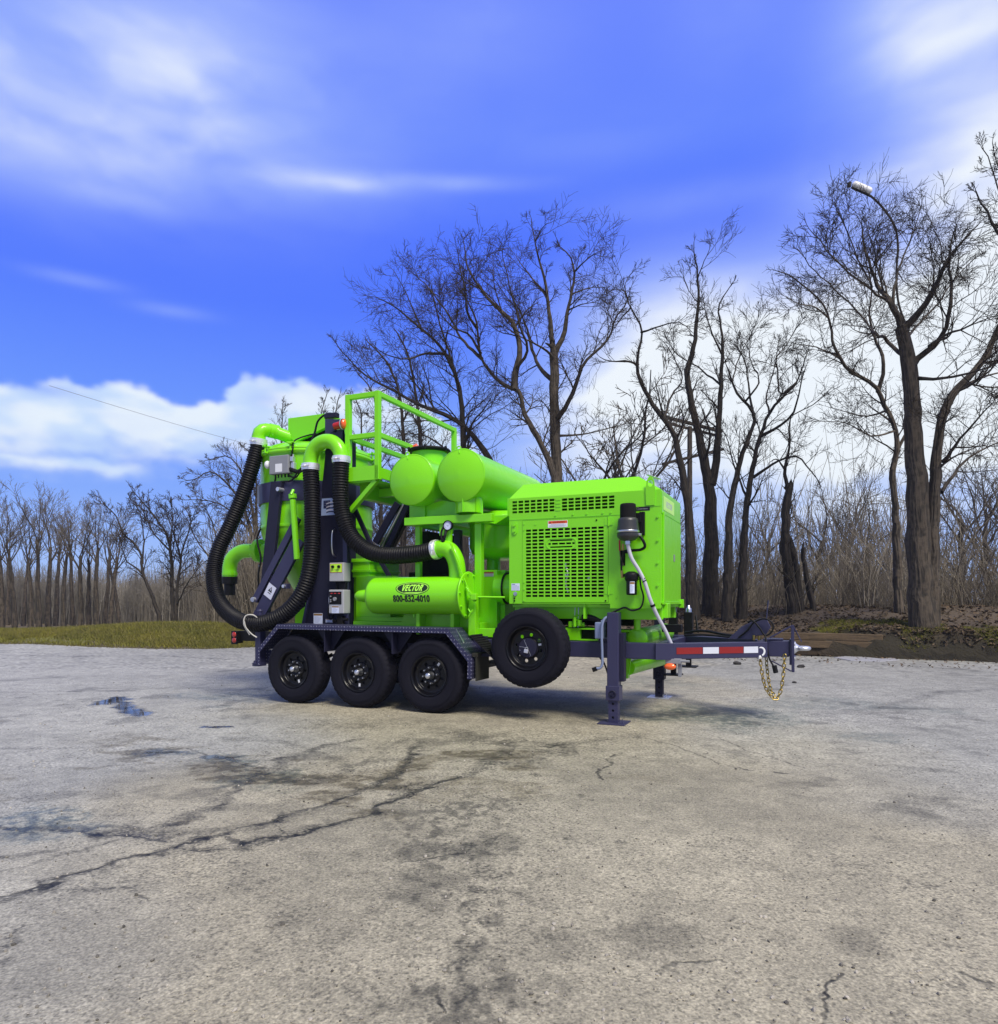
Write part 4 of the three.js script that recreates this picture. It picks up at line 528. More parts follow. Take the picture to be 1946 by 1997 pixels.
// --- guard bars, jack handle plate and cable at the drawbar
part('guard_bar', [bar([3.24, .80, CZ + .13], [3.45, .925, CZ + .13], .016), bar([3.45, .93, CZ + .13], [3.455, .47, CZ + .13], .028, .014), bar([3.44, .48, CZ + .13], [3.26, .575, CZ + .13], .014), bar([3.46, .91, CZ + .1], [3.53, .76, CZ], .008)], M.navy);
part('tool_mount', [poly([[2.84, .775], [3.07, .775], [3.09, .81], [3.2, .83], [3.24, .9], [3.2, .985], [3.14, .985], [2.97, .9], [2.93, .86]], .05, [], .004).translate(0, 0, CZ - .06)], M.navy);
part('upright_lever', [bar([3.2, .93, CZ - .03], [3.215, 1.1, CZ - .03], .035, .012), rod([3.215, 1.1, CZ - .03], [3.22, 1.17, CZ - .03], .008, 8)], M.navy);
part('breakaway_cable', [pipe([[2.94, .79, CZ], [3.02, .86, CZ + .02], [3.1, .955, CZ + .03], [3.2, .985, CZ + .04], [3.27, .93, CZ + .05], [3.26, .86, CZ + .06], [3.2, .82, CZ + .06], [3.14, .9, CZ + .05], [3.08, .96, CZ + .03], [3.03, .95, CZ + .02]], .009, 8, 60), pipe([[3.2, .82, CZ + .08], [3.22, .7, CZ + .14], [3.24, .6, CZ + .15], [3.27, .54, CZ + .15], [3.29, .5, CZ + .14]], .0085, 8, 30), rod([3.285, .53, CZ + .145], [3.3, .46, CZ + .14], .024, 12)], M.cable);
part('hydraulic_line', [pipe([[2.35, .79, -1.5], [2.6, .8, -1.4], [2.9, .785, -1.3], [3.1, .8, -1.2]], .011, 8, 30), pipe([[2.3, .8, -1.9], [2.5, .83, -1.75], [2.8, .8, -1.5], [3.05, .79, -1.3]], .014, 8, 30), pipe([[2.42, .83, -1.95], [2.4, 1.0, -2.0], [2.44, .8, -1.9]], .01, 8, 20)], M.cable);
part('fitting', [rod([3.09, .77, CZ + .05], [3.09, .82, CZ + .05], .014, 8), rod([3.14, .77, CZ + .04], [3.14, .815, CZ + .04], .014, 8)], M.brass);
// --- safety chains: single links, each turned a quarter against the last
{
  const link = pipe([[-.012, -.018, 0], [-.014, 0, 0], [-.012, .018, 0], [0, .0285, 0], [.012, .018, 0], [.014, 0, 0], [.012, -.018, 0], [0, -.0285, 0]], .0052, 7, 22, true);
  boxUV(link);
  const chain = (pts) => {
    const c = new THREE.CatmullRomCurve3(pts.map((p) => V(...p))), n = Math.round(c.getLength() / .043), g = holder('safety_chain');
    for (let i = 0; i < n; i++) { const m = new THREE.Mesh(link, M.brass), p = c.getPointAt((i + .5) / n), t = c.getTangentAt((i + .5) / n); m.name = 'link'; m.position.copy(p); m.quaternion.setFromUnitVectors(V(0, 1, 0), t).multiply(new THREE.Quaternion().setFromAxisAngle(V(0, 1, 0), (i % 2 ? 1.25 : -.3))); g.add(m); }
  };
  chain([[3.16, .62, -.95], [3.175, .47, -.965], [3.21, .32, -.98], [3.26, .235, -1.0], [3.3, .212, -1.01], [3.335, .26, -1.03], [3.365, .42, -1.045], [3.38, .64, -1.06]]);
  chain([[3.2, .6, -1.25], [3.215, .45, -1.2], [3.245, .3, -1.12], [3.285, .235, -1.03]]);
  part('chain_hook', [new THREE.TorusGeometry(.04, .015, 10, 24, 4.4).rotateZ(-1.2).rotateY(.55).translate(3.16, .67, -.955), rod([3.15, .63, -.95], [3.16, .6, -.95], .019, 10)], M.white);
}
// --- jacks
function jack(x, z, mat, crank) {
  const j = holder('jack', trailer, x, 0, z);
  part('outer_tube', [box(-.056, .056, .33, 1.055, -.056, .056, .008), box(-.066, .066, .22, .36, -.066, .066, .006)], mat, j);
  const holes = [.06, .125, .19].map((y) => ring(0, y, .0125, 14));
  part('inner_leg', [poly(rect(-.045, .014, .045, .32), .006, holes).translate(0, 0, .039), box(-.045, .045, .014, .3, -.045, .03, .003)], mat, j);
  for (const y of [.06, .125, .19]) part('leg_hole', rod([0, y, .03], [0, y, .0305], .0125, 12), M.black, j);
  part('foot_plate', [box(-.13, .13, 0, .013, -.13, .13, .003), bar([.06, .013, .09], [.06, .05, .09], .006), bar([.1, .013, .09], [.1, .06, .09], .006)], crank ? mat : M.zinc, j);
  part('locking_pin', [new THREE.TorusGeometry(.03, .007, 8, 20).translate(0, .285, .07), rod([0, .285, .04], [0, .285, .085], .013, 10)], M.navyDark, j);
  if (crank) {
    part('crank_handle', [pipe([[-.02, 1.02, .02], [-.075, 1.0, .045], [-.1, .93, .06], [-.1, .66, .06], [-.1, .56, .06], [-.12, .525, .065], [-.16, .52, .07]], .013, 10, 50)], M.blue, j);
    part('rubber_grip', rod([-.15, .52, .07], [-.19, .505, .075], .021, 12), M.black, j);
    part('gear_box', [box(-.185, -.095, .8, .96, -.06, .03, .012), rod([-.06, .99, 0], [-.12, .96, 0], .02, 10)], M.blue, j);
    part('mount_bracket', [box(.056, .1, .4, .86, -.07, .02, .004), box(-.05, .05, .6, .78, -.12, -.056, .004)], M.navyDark, j);
  }
  return j;
}
jack(1.9, -.22, M.navy, true);
jack(1.948, mir(-.2), M.navyDark, false);
function dropLeg(x, z, foot, cap) {
  const j = holder('drop_leg', trailer, x, 0, z);
  part('leg_tube', [box(-.05, .05, .6, 1.03, -.05, .05, .007), box(-.03, .03, foot, .62, -.03, .03, .004)], M.black, j);
  part('foot_plate', box(-.1, .1, foot - .016, foot, -.1, .1, .004), M.black, j);
  part('top_cap', lathe([[0, 1.115], [.014, 1.11], [.018, 1.08], [.034, 1.075], [.036, 1.03]], 16), cap, j);
}
dropLeg(2.11, -2.2, .29, M.steel); dropLeg(2.28, -2.25, .39, M.steel);

// --- wheels
const tyreG = (() => {
  const prof = [[.205, -.02], [.222, -.004], [.25, .004], [.3, .008], [.34, .004], [.362, -.006], [.378, -.02], [.387, -.034], [.39, -.052], [.39, -.072], [.383, -.076], [.383, -.082], [.39, -.086], [.39, -.106], [.383, -.11], [.383, -.116], [.39, -.12], [.39, -.14], [.383, -.144], [.383, -.15], [.39, -.154], [.39, -.172], [.387, -.19], [.378, -.204], [.362, -.218], [.34, -.228], [.3, -.232], [.25, -.228], [.222, -.22], [.205, -.205]];
  const N = 168, pos = [], idx = [], m = prof.length, tread = new Set([6, 7, 8, 9, 12, 13, 16, 17, 20, 21, 22]);
  for (let i = 0; i < N; i++) { const a = i / N * Math.PI * 2; for (let k = 0; k < m; k++) { let [r, z] = prof[k]; const ph = k < 10 || k > 19 ? 0 : (k < 15 ? 1 : 2); if (tread.has(k) && (i + ph * 2) % 4 === 0) r -= .0075; pos.push(r * Math.cos(a), r * Math.sin(a), z); } }
  for (let i = 0; i < N; i++) for (let k = 0; k < m - 1; k++) { const a = i * m + k, b = ((i + 1) % N) * m + k; idx.push(a, b, a + 1, b, b + 1, a + 1); }
  const g = new THREE.BufferGeometry(); g.setAttribute('position', new THREE.Float32BufferAttribute(pos, 3)); g.setIndex(idx); g.computeVertexNormals(); return g;
})();
const beadG = [.318, .33].map((r) => new THREE.TorusGeometry(r, .0025, 5, 72).translate(0, 0, .0065));
const rimG = () => [
  lathZ([[.178, -.2], [.19, -.1], [.2, -.03], [.212, -.012], [.214, .002], [.207, .004], [.2, -.004], [.19, -.02], [.186, -.05], [.178, -.062], [.165, -.06], [.16, -.068]], 56),
  poly(ring(0, 0, .163, 48), .008, [ring(0, 0, .052, 20), ...Array.from({ length: 8 }, (_, i) => ring(Math.cos(i * Math.PI / 4 + .39) * .128, Math.sin(i * Math.PI / 4 + .39) * .128, .0175, 14))]).translate(0, 0, -.075),
  lathZ([[.108, -.066], [.1, -.052], [.085, -.05], [.055, -.05], [.05, -.06]], 40),
];
function wheel(name, x, y, z, turn, spare, far) {
  const w = holder(name, trailer, x, y, z); if (far) w.rotation.y = Math.PI; w.rotation.z = turn;
  part('tyre', [tyreG, ...beadG], M.rubber, w);
  part('rim', rimG(), M.gloss, w);
  if (!spare) {
    part('brake_drum', lathZ([[.0, -.09], [.17, -.09], [.172, -.16], [0, -.17]], 32), M.black, w);
    part('hub_cap', lathZ([[0, .022], [.024, .022], [.031, .016], [.034, -.02], [.04, -.024], [.046, -.05]], 24), M.steel, w);
    part('hub_centre', lathZ([[0, .026], [.013, .026], [.015, .0225]], 16), M.zinc, w);
    for (let i = 0; i < 8; i++) { const a = i * Math.PI / 4; part('lug_nut', rod([Math.cos(a) * .082, Math.sin(a) * .082, -.052], [Math.cos(a) * .082, Math.sin(a) * .082, -.024], .0105, 6, .008), M.steel, w); }
    part('tyre_sticker', box(-.012, .012, -.163, -.128, -.063, -.0605, 0), M.white, w);
    part('valve', rod([.175, .02, -.05], [.182, .022, -.015], .005, 8), M.black, w);
  }
  return w;
}
[-1.762, -.881, 0].forEach((x, i) => wheel('wheel', x, .39, 0, [.25, -.1, 2.5][i]));
[-1.762, -.881].forEach((x, i) => wheel('wheel', x, .39, 2 * CZ, i, false, true));
part('axle', [-1.762, -.881, 0].map((x) => rod([x, .39, -2.2], [x, .39, -.2], .045, 12)), M.black);
part('leaf_spring', [-1.762, -.881, 0].flatMap((x) => [-.36, mir(-.36)].flatMap((z) => [0, 1, 2].map((k) => pipe([[x - .36 + k * .09, .56 - k * .013, z], [x, .44 - k * .013, z], [x + .36 - k * .09, .56 - k * .013, z]], .012, 6, 12)))), M.black);
{
  const w = wheel('spare_wheel', 1.108, .709, .05, .2, true);
  part('carrier_plate', [lathZ([[0, -.03], [.09, -.03], [.094, -.036], [.094, -.05]], 40)], M.navyDark, w);
  part('plate_line', [bar([-.02, .086, -.0295], [.02, -.08, -.0295], .003, .002, 0), bar([-.08, .03, -.0295], [0, 0, -.0295], .003, .002, 0)], M.zinc, w);
  const pl = holder('padlock', w, -.005, -.02, -.012); pl.rotation.z = -.2;
  part('lock_body', box(-.022, .022, -.03, .008, -.012, .008, .005), M.zinc, pl);
  pl.children[0].name = 'lock_body';
  pl.add(new THREE.Mesh(boxUV(new THREE.TorusGeometry(.0145, .004, 8, 18, Math.PI).translate(0, .012, 0)), M.steel)); pl.children[1].name = 'shackle';
  w.remove(pl); pl.position.set(1.103, .69, .037); trailer.add(pl);
  part('tyre_sticker', box(.1, .135, .0, .02, -.064, -.0615, 0), M.white, w);
  for (let i = 1; i < 4; i++) part('wheel_stud', rod([1.108 + Math.cos(i * 1.57 + .3) * .082, .709 + Math.sin(i * 1.57 + .3) * .082, -.02], [1.108 + Math.cos(i * 1.57 + .3) * .082, .709 + Math.sin(i * 1.57 + .3) * .082, .02], .006, 8), M.steel);
  part('spare_carrier', [box(1.06, 1.16, .64, .76, -.4, -.04, .006)], M.navyDark);
}
// --- fender of tread plate over the three wheels
{
  const o = [[-2.262, .42], [-2.262, .592], [-1.963, .897], [.236, .882], [.514, .569], [.505, .38]], inn = [[.462, .38], [.468, .552], [.216, .832], [-1.944, .846], [-2.218, .572], [-2.218, .42]];
  part('fender_lip', poly([...o, ...inn], .006).translate(0, 0, .024), M.tread);
  const tops = [];
  for (let i = 0; i < 5; i++) { const [a, b] = [o[i], o[i + 1]]; tops.push(bar([a[0], a[1], -.14], [b[0], b[1], -.14], .33, .006, 0)); }
  part('fender_top', tops, M.tread);
  part('fender_back', poly([[-2.25, .45], [-2.25, .59], [-1.96, .885], [.23, .87], [.5, .565], [.49, .5], [.2, .7], [-1.9, .7]], .006).translate(0, 0, -.31), M.black);
  part('fender_gusset', [-1.32, -.44].flatMap((x) => [poly([[x - .19, .84], [x + .19, .84], [x + .03, .62], [x - .03, .62]], .006).translate(0, 0, -.12), box(x - .006, x + .006, .6, .84, -.3, .0, 0)]), M.navyDark);
  part('tie_rod', bar([.25, .87, -.14], [.4, .74, -.02], .012), M.steel);
  part('mud_flap', [box(.54, .552, .36, .62, -.3, .0, 0), box(.5, .56, .6, .64, -.31, 0, .004)], std([.018, .018, .012], .8));
  // folded step of ribbed black rubber
  const st = [box(-.17, .17, -.012, 0, -.17, .09, .003)]; for (let i = 0; i < 11; i++) st.push(box(-.165 + i * .031, -.147 + i * .031, 0, .009, -.165, .085, .002));
  part('step_pad', st.map((g) => g.rotateZ(-.72).translate(.62, .71, -.07)), M.blackMatt);
  part('step_bracket', [box(.5, .56, .62, .8, -.26, -.2, .004), box(.56, .72, .6, .63, -.26, -.1, .004)], M.navyDark);
}
// --- rear lamp on its arm, side marker
part('lamp_bracket', [box(-2.95, -2.3, .665, .79, -.42, -.36, .006), box(-2.97, -2.9, .635, .785, -.42, -.305, .006)], M.black);
for (const [y, k] of [[.745, 1], [.675, 0]]) part('tail_lamp', [lathZ([[0, .018], [.02, .016], [.031, .006], [.033, 0]], 20).translate(-2.935, y, -.303)], M.redLens);
part('lamp_bezel', [box(-2.985, -2.885, .625, .79, -.318, -.303, .004)], M.black);
part('marker_lamp', [new THREE.SphereGeometry(1, 20, 12).scale(.056, .032, .03).translate(2.405, .548, -.335)], M.orange);
part('marker_bracket', [box(2.36, 2.5, .575, .62, -.42, -.34, .004), box(2.47, 2.5, .45, .6, -.42, -.38, .004), rod([2.48, .6, -.36], [2.58, .6, -.36], .012, 10)], M.greyBox);

// ---------------------------------------------------------------- the machine on the trailer
function ribbed(name, pts, r, pitch) {                                         // corrugated hose: a tube whose radius swings along its length
  const c = new THREE.CatmullRomCurve3(pts.map((p) => V(...p)), false, 'centripetal'), L = c.getLength(), n = Math.round(L / pitch) * 5, S = 22, fr = c.computeFrenetFrames(n, false), pos = [], idx = [];
  for (let i = 0; i <= n; i++) {
    const p = c.getPointAt(i / n), N = fr.normals[i], B = fr.binormals[i], k = i % 5, rr = r * (k === 0 ? .875 : k === 1 || k === 4 ? .93 : 1);
    for (let j = 0; j < S; j++) { const a = j / S * Math.PI * 2, x = Math.cos(a) * rr, y = Math.sin(a) * rr; pos.push(p.x + N.x * x + B.x * y, p.y + N.y * x + B.y * y, p.z + N.z * x + B.z * y); }
  }
  for (let i = 0; i < n; i++) for (let j = 0; j < S; j++) { const a = i * S + j, b = i * S + (j + 1) % S; idx.push(a, b, a + S, b, b + S, a + S); }
  const g = new THREE.BufferGeometry(); g.setAttribute('position', new THREE.Float32BufferAttribute(pos, 3)); g.setIndex(idx); g.computeVertexNormals();
  return part(name, g, M.hose);
}
const clampBand = (p, q, r) => { const A = V(...p), B = V(...q), d = B.clone().sub(A).normalize(), s = V(0, 0, 1).cross(d).normalize(); const bolt = A.clone().lerp(B, .5).addScaledVector(V(0, 0, 1), r * 1.05); return [rod(p, q, r, 30), rod(A.clone().lerp(B, .25).toArray(), A.clone().lerp(B, .75).toArray(), r * 1.03, 30), rod(bolt.clone().addScaledVector(s, -.06).toArray(), bolt.clone().addScaledVector(s, .05).toArray(), .0075, 8), rod(bolt.clone().addScaledVector(s, -.012).toArray(), bolt.clone().addScaledVector(s, .012).toArray(), .016, 10)]; };
ribbed('flexible_hose', [[-2.77, 3.15, -.55], [-2.86, 2.75, -.49], [-2.99, 2.37, -.44], [-3.12, 2.04, -.38], [-3.2, 1.82, -.32], [-3.225, 1.6, -.27], [-3.17, 1.39, -.21], [-3.05, 1.2, -.15], [-2.86, 1.05, -.09], [-2.63, .95, -.03], [-2.42, .91, .02], [-2.24, .9, -.01], [-2.06, .95, -.04], [-1.9, 1.04, -.07], [-1.75, 1.2, -.1], [-1.67, 1.38, -.13], [-1.64, 1.6, -.16], [-1.64, 1.84, -.19], [-1.66, 2.06, -.22], [-1.69, 2.36, -.25], [-1.735, 2.7, -.28]], .096, .031);
ribbed('flexible_hose', [[-1.3, 2.76, -.28], [-1.31, 2.56, -.28], [-1.31, 2.26, -.29], [-1.27, 2.1, -.29], [-1.21, 1.95, -.3], [-1.12, 1.84, -.3], [-.98, 1.74, -.31], [-.84, 1.69, -.31], [-.7, 1.67, -.32], [-.47, 1.67, -.32], [-.25, 1.69, -.33], [-.12, 1.715, -.33]], .095, .031);
part('hose_clamp', clampBand([-2.775, 3.13, -.552], [-2.765, 3.21, -.552], .104), M.band);
part('hose_clamp', clampBand([-1.737, 2.69, -.28], [-1.736, 2.765, -.28], .104), M.band);
part('hose_clamp', clampBand([-1.3, 2.74, -.28], [-1.3, 2.815, -.28], .104), M.band);
part('hose_clamp', clampBand([-.125, 1.714, -.33], [-.06, 1.724, -.33], .104), M.band);
{ // mitred inlet elbow at the top left and its pipe over the lid
  part('inlet_elbow', [pipe([[-2.77, 3.19, -.552], [-2.765, 3.27, -.552], [-2.74, 3.32, -.58], [-2.71, 3.34, -.64], [-2.67, 3.335, -.72]], .086, 9, 6), rod([-2.7, 3.338, -.66], [-2.64, 3.328, -.76], .09, 26)], M.green);
  part('inlet_pipe', [rod([-2.67, 3.332, -.7], [-2.28, 3.16, -1.1], .078, 28), rod([-2.645, 3.322, -.73], [-2.635, 3.318, -.74], .094, 28)], M.green);
  part('return_bend', [pipe([[-1.736, 2.73, -.28], [-1.732, 2.83, -.28], [-1.69, 2.93, -.28], [-1.61, 2.99, -.28], [-1.52, 3.01, -.28], [-1.42, 2.99, -.28], [-1.34, 2.92, -.28], [-1.305, 2.84, -.28], [-1.3, 2.76, -.28]], .084, 30, 60)], M.green);
  part('separator_elbow', [pipe([[-3.2, 1.85, CZ], [-3.44, 1.855, -1.15], [-3.62, 1.84, -1.12], [-3.75, 1.75, -1.1], [-3.8, 1.63, -1.1], [-3.8, 1.5, -1.1]], .098, 28, 50), rod([-3.36, 1.855, -1.16], [-3.3, 1.852, -1.17], .16, 30), rod([-3.8, 1.52, -1.1], [-3.8, 1.56, -1.1], .106, 28)], M.green);
  part('drain_sleeve', [rod([-3.8, 1.4, -1.1], [-3.8, 1.5, -1.1], .102, 24), rod([-3.8, 1.24, -1.1], [-3.8, 1.41, -1.1], .074, 24)], M.black);
  for (let i = 0; i < 6; i++) { const a = i * 1.047; part('flange_bolt', rod([-3.285, 1.852 + Math.cos(a) * .135, -1.165 + Math.sin(a) * .135], [-3.39, 1.856 + Math.cos(a) * .135, -1.165 + Math.sin(a) * .135], .014, 6), M.green); }
}
// --- separator vessel with cone
{
  const vx = -2.36, vz = CZ;
  part('vessel_body', [lathe([[.715, 2.08], [.725, 2.08], [.725, 2.12], [.715, 2.12], [.715, 2.98], [.745, 2.99], [.745, 3.03], [.715, 3.035]], 72).translate(vx, 0, vz)], M.green);
  part('vessel_lid', [lathe([[.0, 3.2], [.2, 3.195], [.42, 3.175], [.6, 3.14], [.69, 3.1], [.725, 3.06], [.745, 3.055], [.745, 3.035]], 72).translate(vx, 0, vz)], M.green);
  // the cone leans: its outlet lies to the front
  const N = 60, R = [[.715, 2.09, 0], [.705, 2.0, .01], [.23, .94, .18], [.2, .8, .2]], pos = [], idx = [];
  R.forEach(([r, y, dx]) => { for (let i = 0; i < N; i++) { const a = i / N * 2 * Math.PI; pos.push(vx + dx + r * Math.cos(a), y, vz + r * Math.sin(a)); } });
  for (let k = 0; k < R.length - 1; k++) for (let i = 0; i < N; i++) { const a = k * N + i, b = k * N + (i + 1) % N; idx.push(a, b, a + N, b, b + N, a + N); }
  const g = new THREE.BufferGeometry(); g.setAttribute('position', new THREE.Float32BufferAttribute(pos, 3)); g.setIndex(idx); g.computeVertexNormals();
  part('vessel_cone', g, M.green);
  part('outlet_duct', [box(-2.34, -2.08, .78, 1.25, -.86, -.72, .006), box(-2.36, -2.06, .78, .82, -.9, -.7, .004)], M.green);
  part('vessel_band', [lathe([[.72, 2.39], [.742, 2.39], [.742, 2.635], [.72, 2.635]], 72).translate(vx, 0, vz)], M.navy);
  part('band_clip', [box(-2.83, -2.76, 2.4, 2.63, -.66, -.585, .006), rod([-2.87, 2.58, -.66], [-2.72, 2.58, -.58], .007, 8), rod([-2.87, 2.45, -.66], [-2.72, 2.45, -.58], .007, 8)], M.blue);
  for (let i = 0; i < 12; i++) {
    const a = i * Math.PI / 6 + .28, cl = holder('lid_clamp', trailer, vx + .75 * Math.cos(a), 3.04, vz + .75 * Math.sin(a)); cl.rotation.y = -a;
    part('clamp_bolt', rod([.02, -.07, 0], [.02, .05, 0], .012, 8), M.green, cl);
    part('clamp_arm', [box(-.05, .05, .03, .05, -.022, .022, .003), box(0, .045, -.05, -.03, -.03, .03, .003), rod([.02, .055, -.045], [.02, .055, .045], .009, 8)], M.green, cl);
  }
  // rain hood over the outlet
  const hood = holder('vent_hood', trailer, -2.2, 3.345, -.8);
  part('hood_cover', [poly([[-.31, -.07], [-.2, -.155], [.29, -.01], [.29, .155], [-.31, .155]].map(([x, y]) => [x, y]), .46, [], .004).translate(0, 0, -.46)], M.green, hood);
  part('hood_shade_gap', box(-.24, .28, -.24, .02, -.4, -.05, .006), M.inside, hood);  // near-black box paints the shade of the open gap below the cover
  // grey control box strapped to the vessel
  const cb = holder('control_box', trailer, -2.335, 2.83, -.43);
  part('enclosure', box(-.148, .148, -.113, .113, -.13, .012, .01), M.greyBox, cb);
  part('box_label', box(-.05, .055, -.09, .01, .012, .0135, 0), M.white, cb);
  part('beacon_light', [new THREE.SphereGeometry(.05, 18, 12).scale(.75, 1, .8).translate(-.21, .02, -.03)], M.white, cb);
  part('beacon_base', rod([-.2, .02, -.05], [-.14, .02, -.05], .03, 12), M.black, cb);
  part('solenoid', [box(.155, .2, .03, .09, -.06, -.01, .004), box(.16, .21, -.08, .02, -.07, -.02, .006), rod([.18, -.1, -.04], [.18, .12, -.04], .012, 8)], M.zinc, cb);
  part('cable_gland', [-.1, -.05, .0, .05, .1].map((x) => rod([x, -.15, -.05], [x, -.11, -.05], .011, 8)), M.black, cb);
  part('wiring', [pipe([[-2.19, 2.77, -.46], [-2.05, 2.73, -.45], [-1.95, 2.79, -.44], [-1.82, 2.86, -.42]], .026, 10, 30), pipe([[-2.24, 2.7, -.48], [-2.1, 2.66, -.45], [-2.0, 2.72, -.43], [-1.86, 2.68, -.4]], .009, 8, 30), pipe([[-2.43, 2.7, -.48], [-2.44, 2.6, -.47], [-2.3, 2.62, -.44], [-2.15, 2.63, -.44], [-2.06, 2.75, -.46]], .011, 8, 40), pipe([[-2.55, 2.84, -.55], [-2.62, 2.7, -.56], [-2.57, 2.63, -.56], [-2.52, 2.74, -.55]], .009, 8, 30), pipe([[-2.18, 2.9, -.46], [-2.13, 3.02, -.44], [-2.16, 3.12, -.5], [-2.02, 3.2, -.6], [-1.88, 3.2, -.6]], .009, 8, 40), pipe([[-1.88, 3.08, -.47], [-1.85, 3.2, -.5], [-1.8, 3.33, -.5], [-1.66, 3.4, -.5], [-1.5, 3.36, -.49]], .012, 8, 40), pipe([[-2.78, 2.4, -.7], [-2.8, 2.1, -.62], [-2.84, 1.95, -.6], [-2.78, 1.7, -.6], [-2.82, 1.5, -.6], [-2.8, 1.2, -.6]], .012, 8, 50)], M.cable);
  part('sight_tube', [rod([-2.1, 2.38, -.4], [-2.0, 1.66, -.36], .038, 18), rod([-2.1, 2.4, -.4], [-2.105, 2.45, -.4], .05, 16), rod([-2.09, 2.44, -.36], [-2.09, 2.5, -.4], .02, 10)], M.green);
}
// --- navy tower, struts and dump linkage
{
  part('lift_tower', [poly([[-1.94, .79], [-1.25, .79], [-1.27, 1.55], [-1.33, 2.9], [-1.36, 3.27], [-1.6, 3.3], [-1.61, 2.95], [-1.67, 2.45], [-1.72, 1.7]], .012).translate(0, 0, -.41), box(-1.62, -1.6, 2.3, 2.95, -.62, -.4, 0), box(-1.36, -1.34, .79, 3.1, -.62, -.4, 0), bar([-1.93, .8, -.5], [-1.66, 2.45, -.5], .012, .2, 0)], M.navyDark);
  part('tower_cap_plate', [poly([[-1.6, 3.0], [-1.36, 2.98], [-1.355, 3.27], [-1.6, 3.3]], .014).translate(0, 0, -.385), rod([-1.47, 3.16, -.38], [-1.47, 3.16, -.34], .032, 16)], M.navy);
  part('tower_edge', [bar([-1.94, .8, -.37], [-1.7, 1.75, -.37], .03, .03), bar([-1.7, 1.75, -.37], [-1.665, 2.45, -.37], .03, .03), bar([-1.29, .8, -.37], [-1.31, 1.95, -.37], .06, .03)], M.navy);
  part('tower_handle', pipe([[-1.47, 2.0, -.39], [-1.46, 1.97, -.33], [-1.46, 1.72, -.33], [-1.47, 1.68, -.39]], .01, 8, 24), M.steel);
  part('support_leg', [bar([-2.36, 2.62, -.43], [-2.6, .8, -.43], .05, .165)], M.navyDark);
  part('dump_arm', [bar([-2.06, 2.17, -.45], [-2.67, 1.16, -.38], .05, .08)], M.navy);
  part('dump_arm', [bar([-2.0, 1.9, -.4], [-2.62, .92, -.36], .05, .16), box(-2.2, -2.13, 1.31, 1.37, -.4, -.33, .006)], M.navy);
  const st = canvasTex(128, 128, (g) => { g.fillStyle = '#cfd3e6'; g.fillRect(0, 0, 128, 128); g.fillStyle = '#15151c'; g.beginPath(); g.moveTo(64, 18); g.lineTo(96, 70); g.lineTo(30, 70); g.fill(); g.fillStyle = '#cfd3e6'; g.fillRect(58, 34, 10, 22); g.fillStyle = '#15151c'; g.fillRect(40, 80, 50, 8); });
  const s = part('warning_label', [new THREE.BoxGeometry(.13, .17, .002)], std([1, 1, 1], .45, 0, { map: st }), trailer, true); s.position.set(-2.395, 1.28, -.337); s.rotation.set(.025, 0, -.565);
  part('arm_pin', [rod([-2.66, 1.18, -.42], [-2.66, 1.18, -.32], .03, 14), rod([-2.165, 1.34, -.4], [-2.165, 1.34, -.3], .02, 12), rod([-2.3, 2.52, -.46], [-2.3, 2.52, -.36], .026, 12)], M.zinc);
  const fl = canvasTex(128, 128, (g) => { g.fillStyle = '#9fb2dc'; g.fillRect(0, 0, 128, 128); g.fillStyle = '#1b2550'; g.fillRect(22, 16, 62, 60); for (let i = 0; i < 6; i++) { g.fillStyle = i % 2 ? '#d8d4da' : '#23234a'; g.beginPath(); g.moveTo(48, 112 - i * 13); g.quadraticCurveTo(80, 100 - i * 13, 122, 110 - i * 15); g.lineTo(122, 101 - i * 15); g.quadraticCurveTo(80, 91 - i * 13, 48, 103 - i * 13); g.fill(); } g.fillStyle = '#d9dcef'; for (let i = 0; i < 12; i++) g.fillRect(28 + (i % 4) * 13, 24 + Math.floor(i / 4) * 14, 3, 3); });
  const f = part('flag_sticker', [new THREE.BoxGeometry(.2, .2, .002)], std([1, 1, 1], .4, 0, { map: fl }), trailer, true); f.position.set(-1.575, 2.27, -.396);
  const w1 = canvasTex(128, 96, (g) => { g.fillStyle = '#cdd6ee'; g.fillRect(0, 0, 128, 96); g.fillStyle = '#8a6a40'; g.fillRect(4, 4, 120, 18); g.fillStyle = '#7a86ac'; for (let i = 0; i < 6; i++) g.fillRect(10, 32 + i * 10, 60 + (i * 37) % 46, 3); });
  M.notice = std([1, 1, 1], .45, 0, { map: w1 });
  const n1 = part('notice_label', [new THREE.BoxGeometry(.13, .125, .002)], M.notice, trailer, true); n1.position.set(-1.72, .955, -.396);
  const n2 = part('notice_label', [new THREE.BoxGeometry(.1, .04, .002)], M.notice, trailer, true); n2.position.set(-1.56, .93, -.396);
}
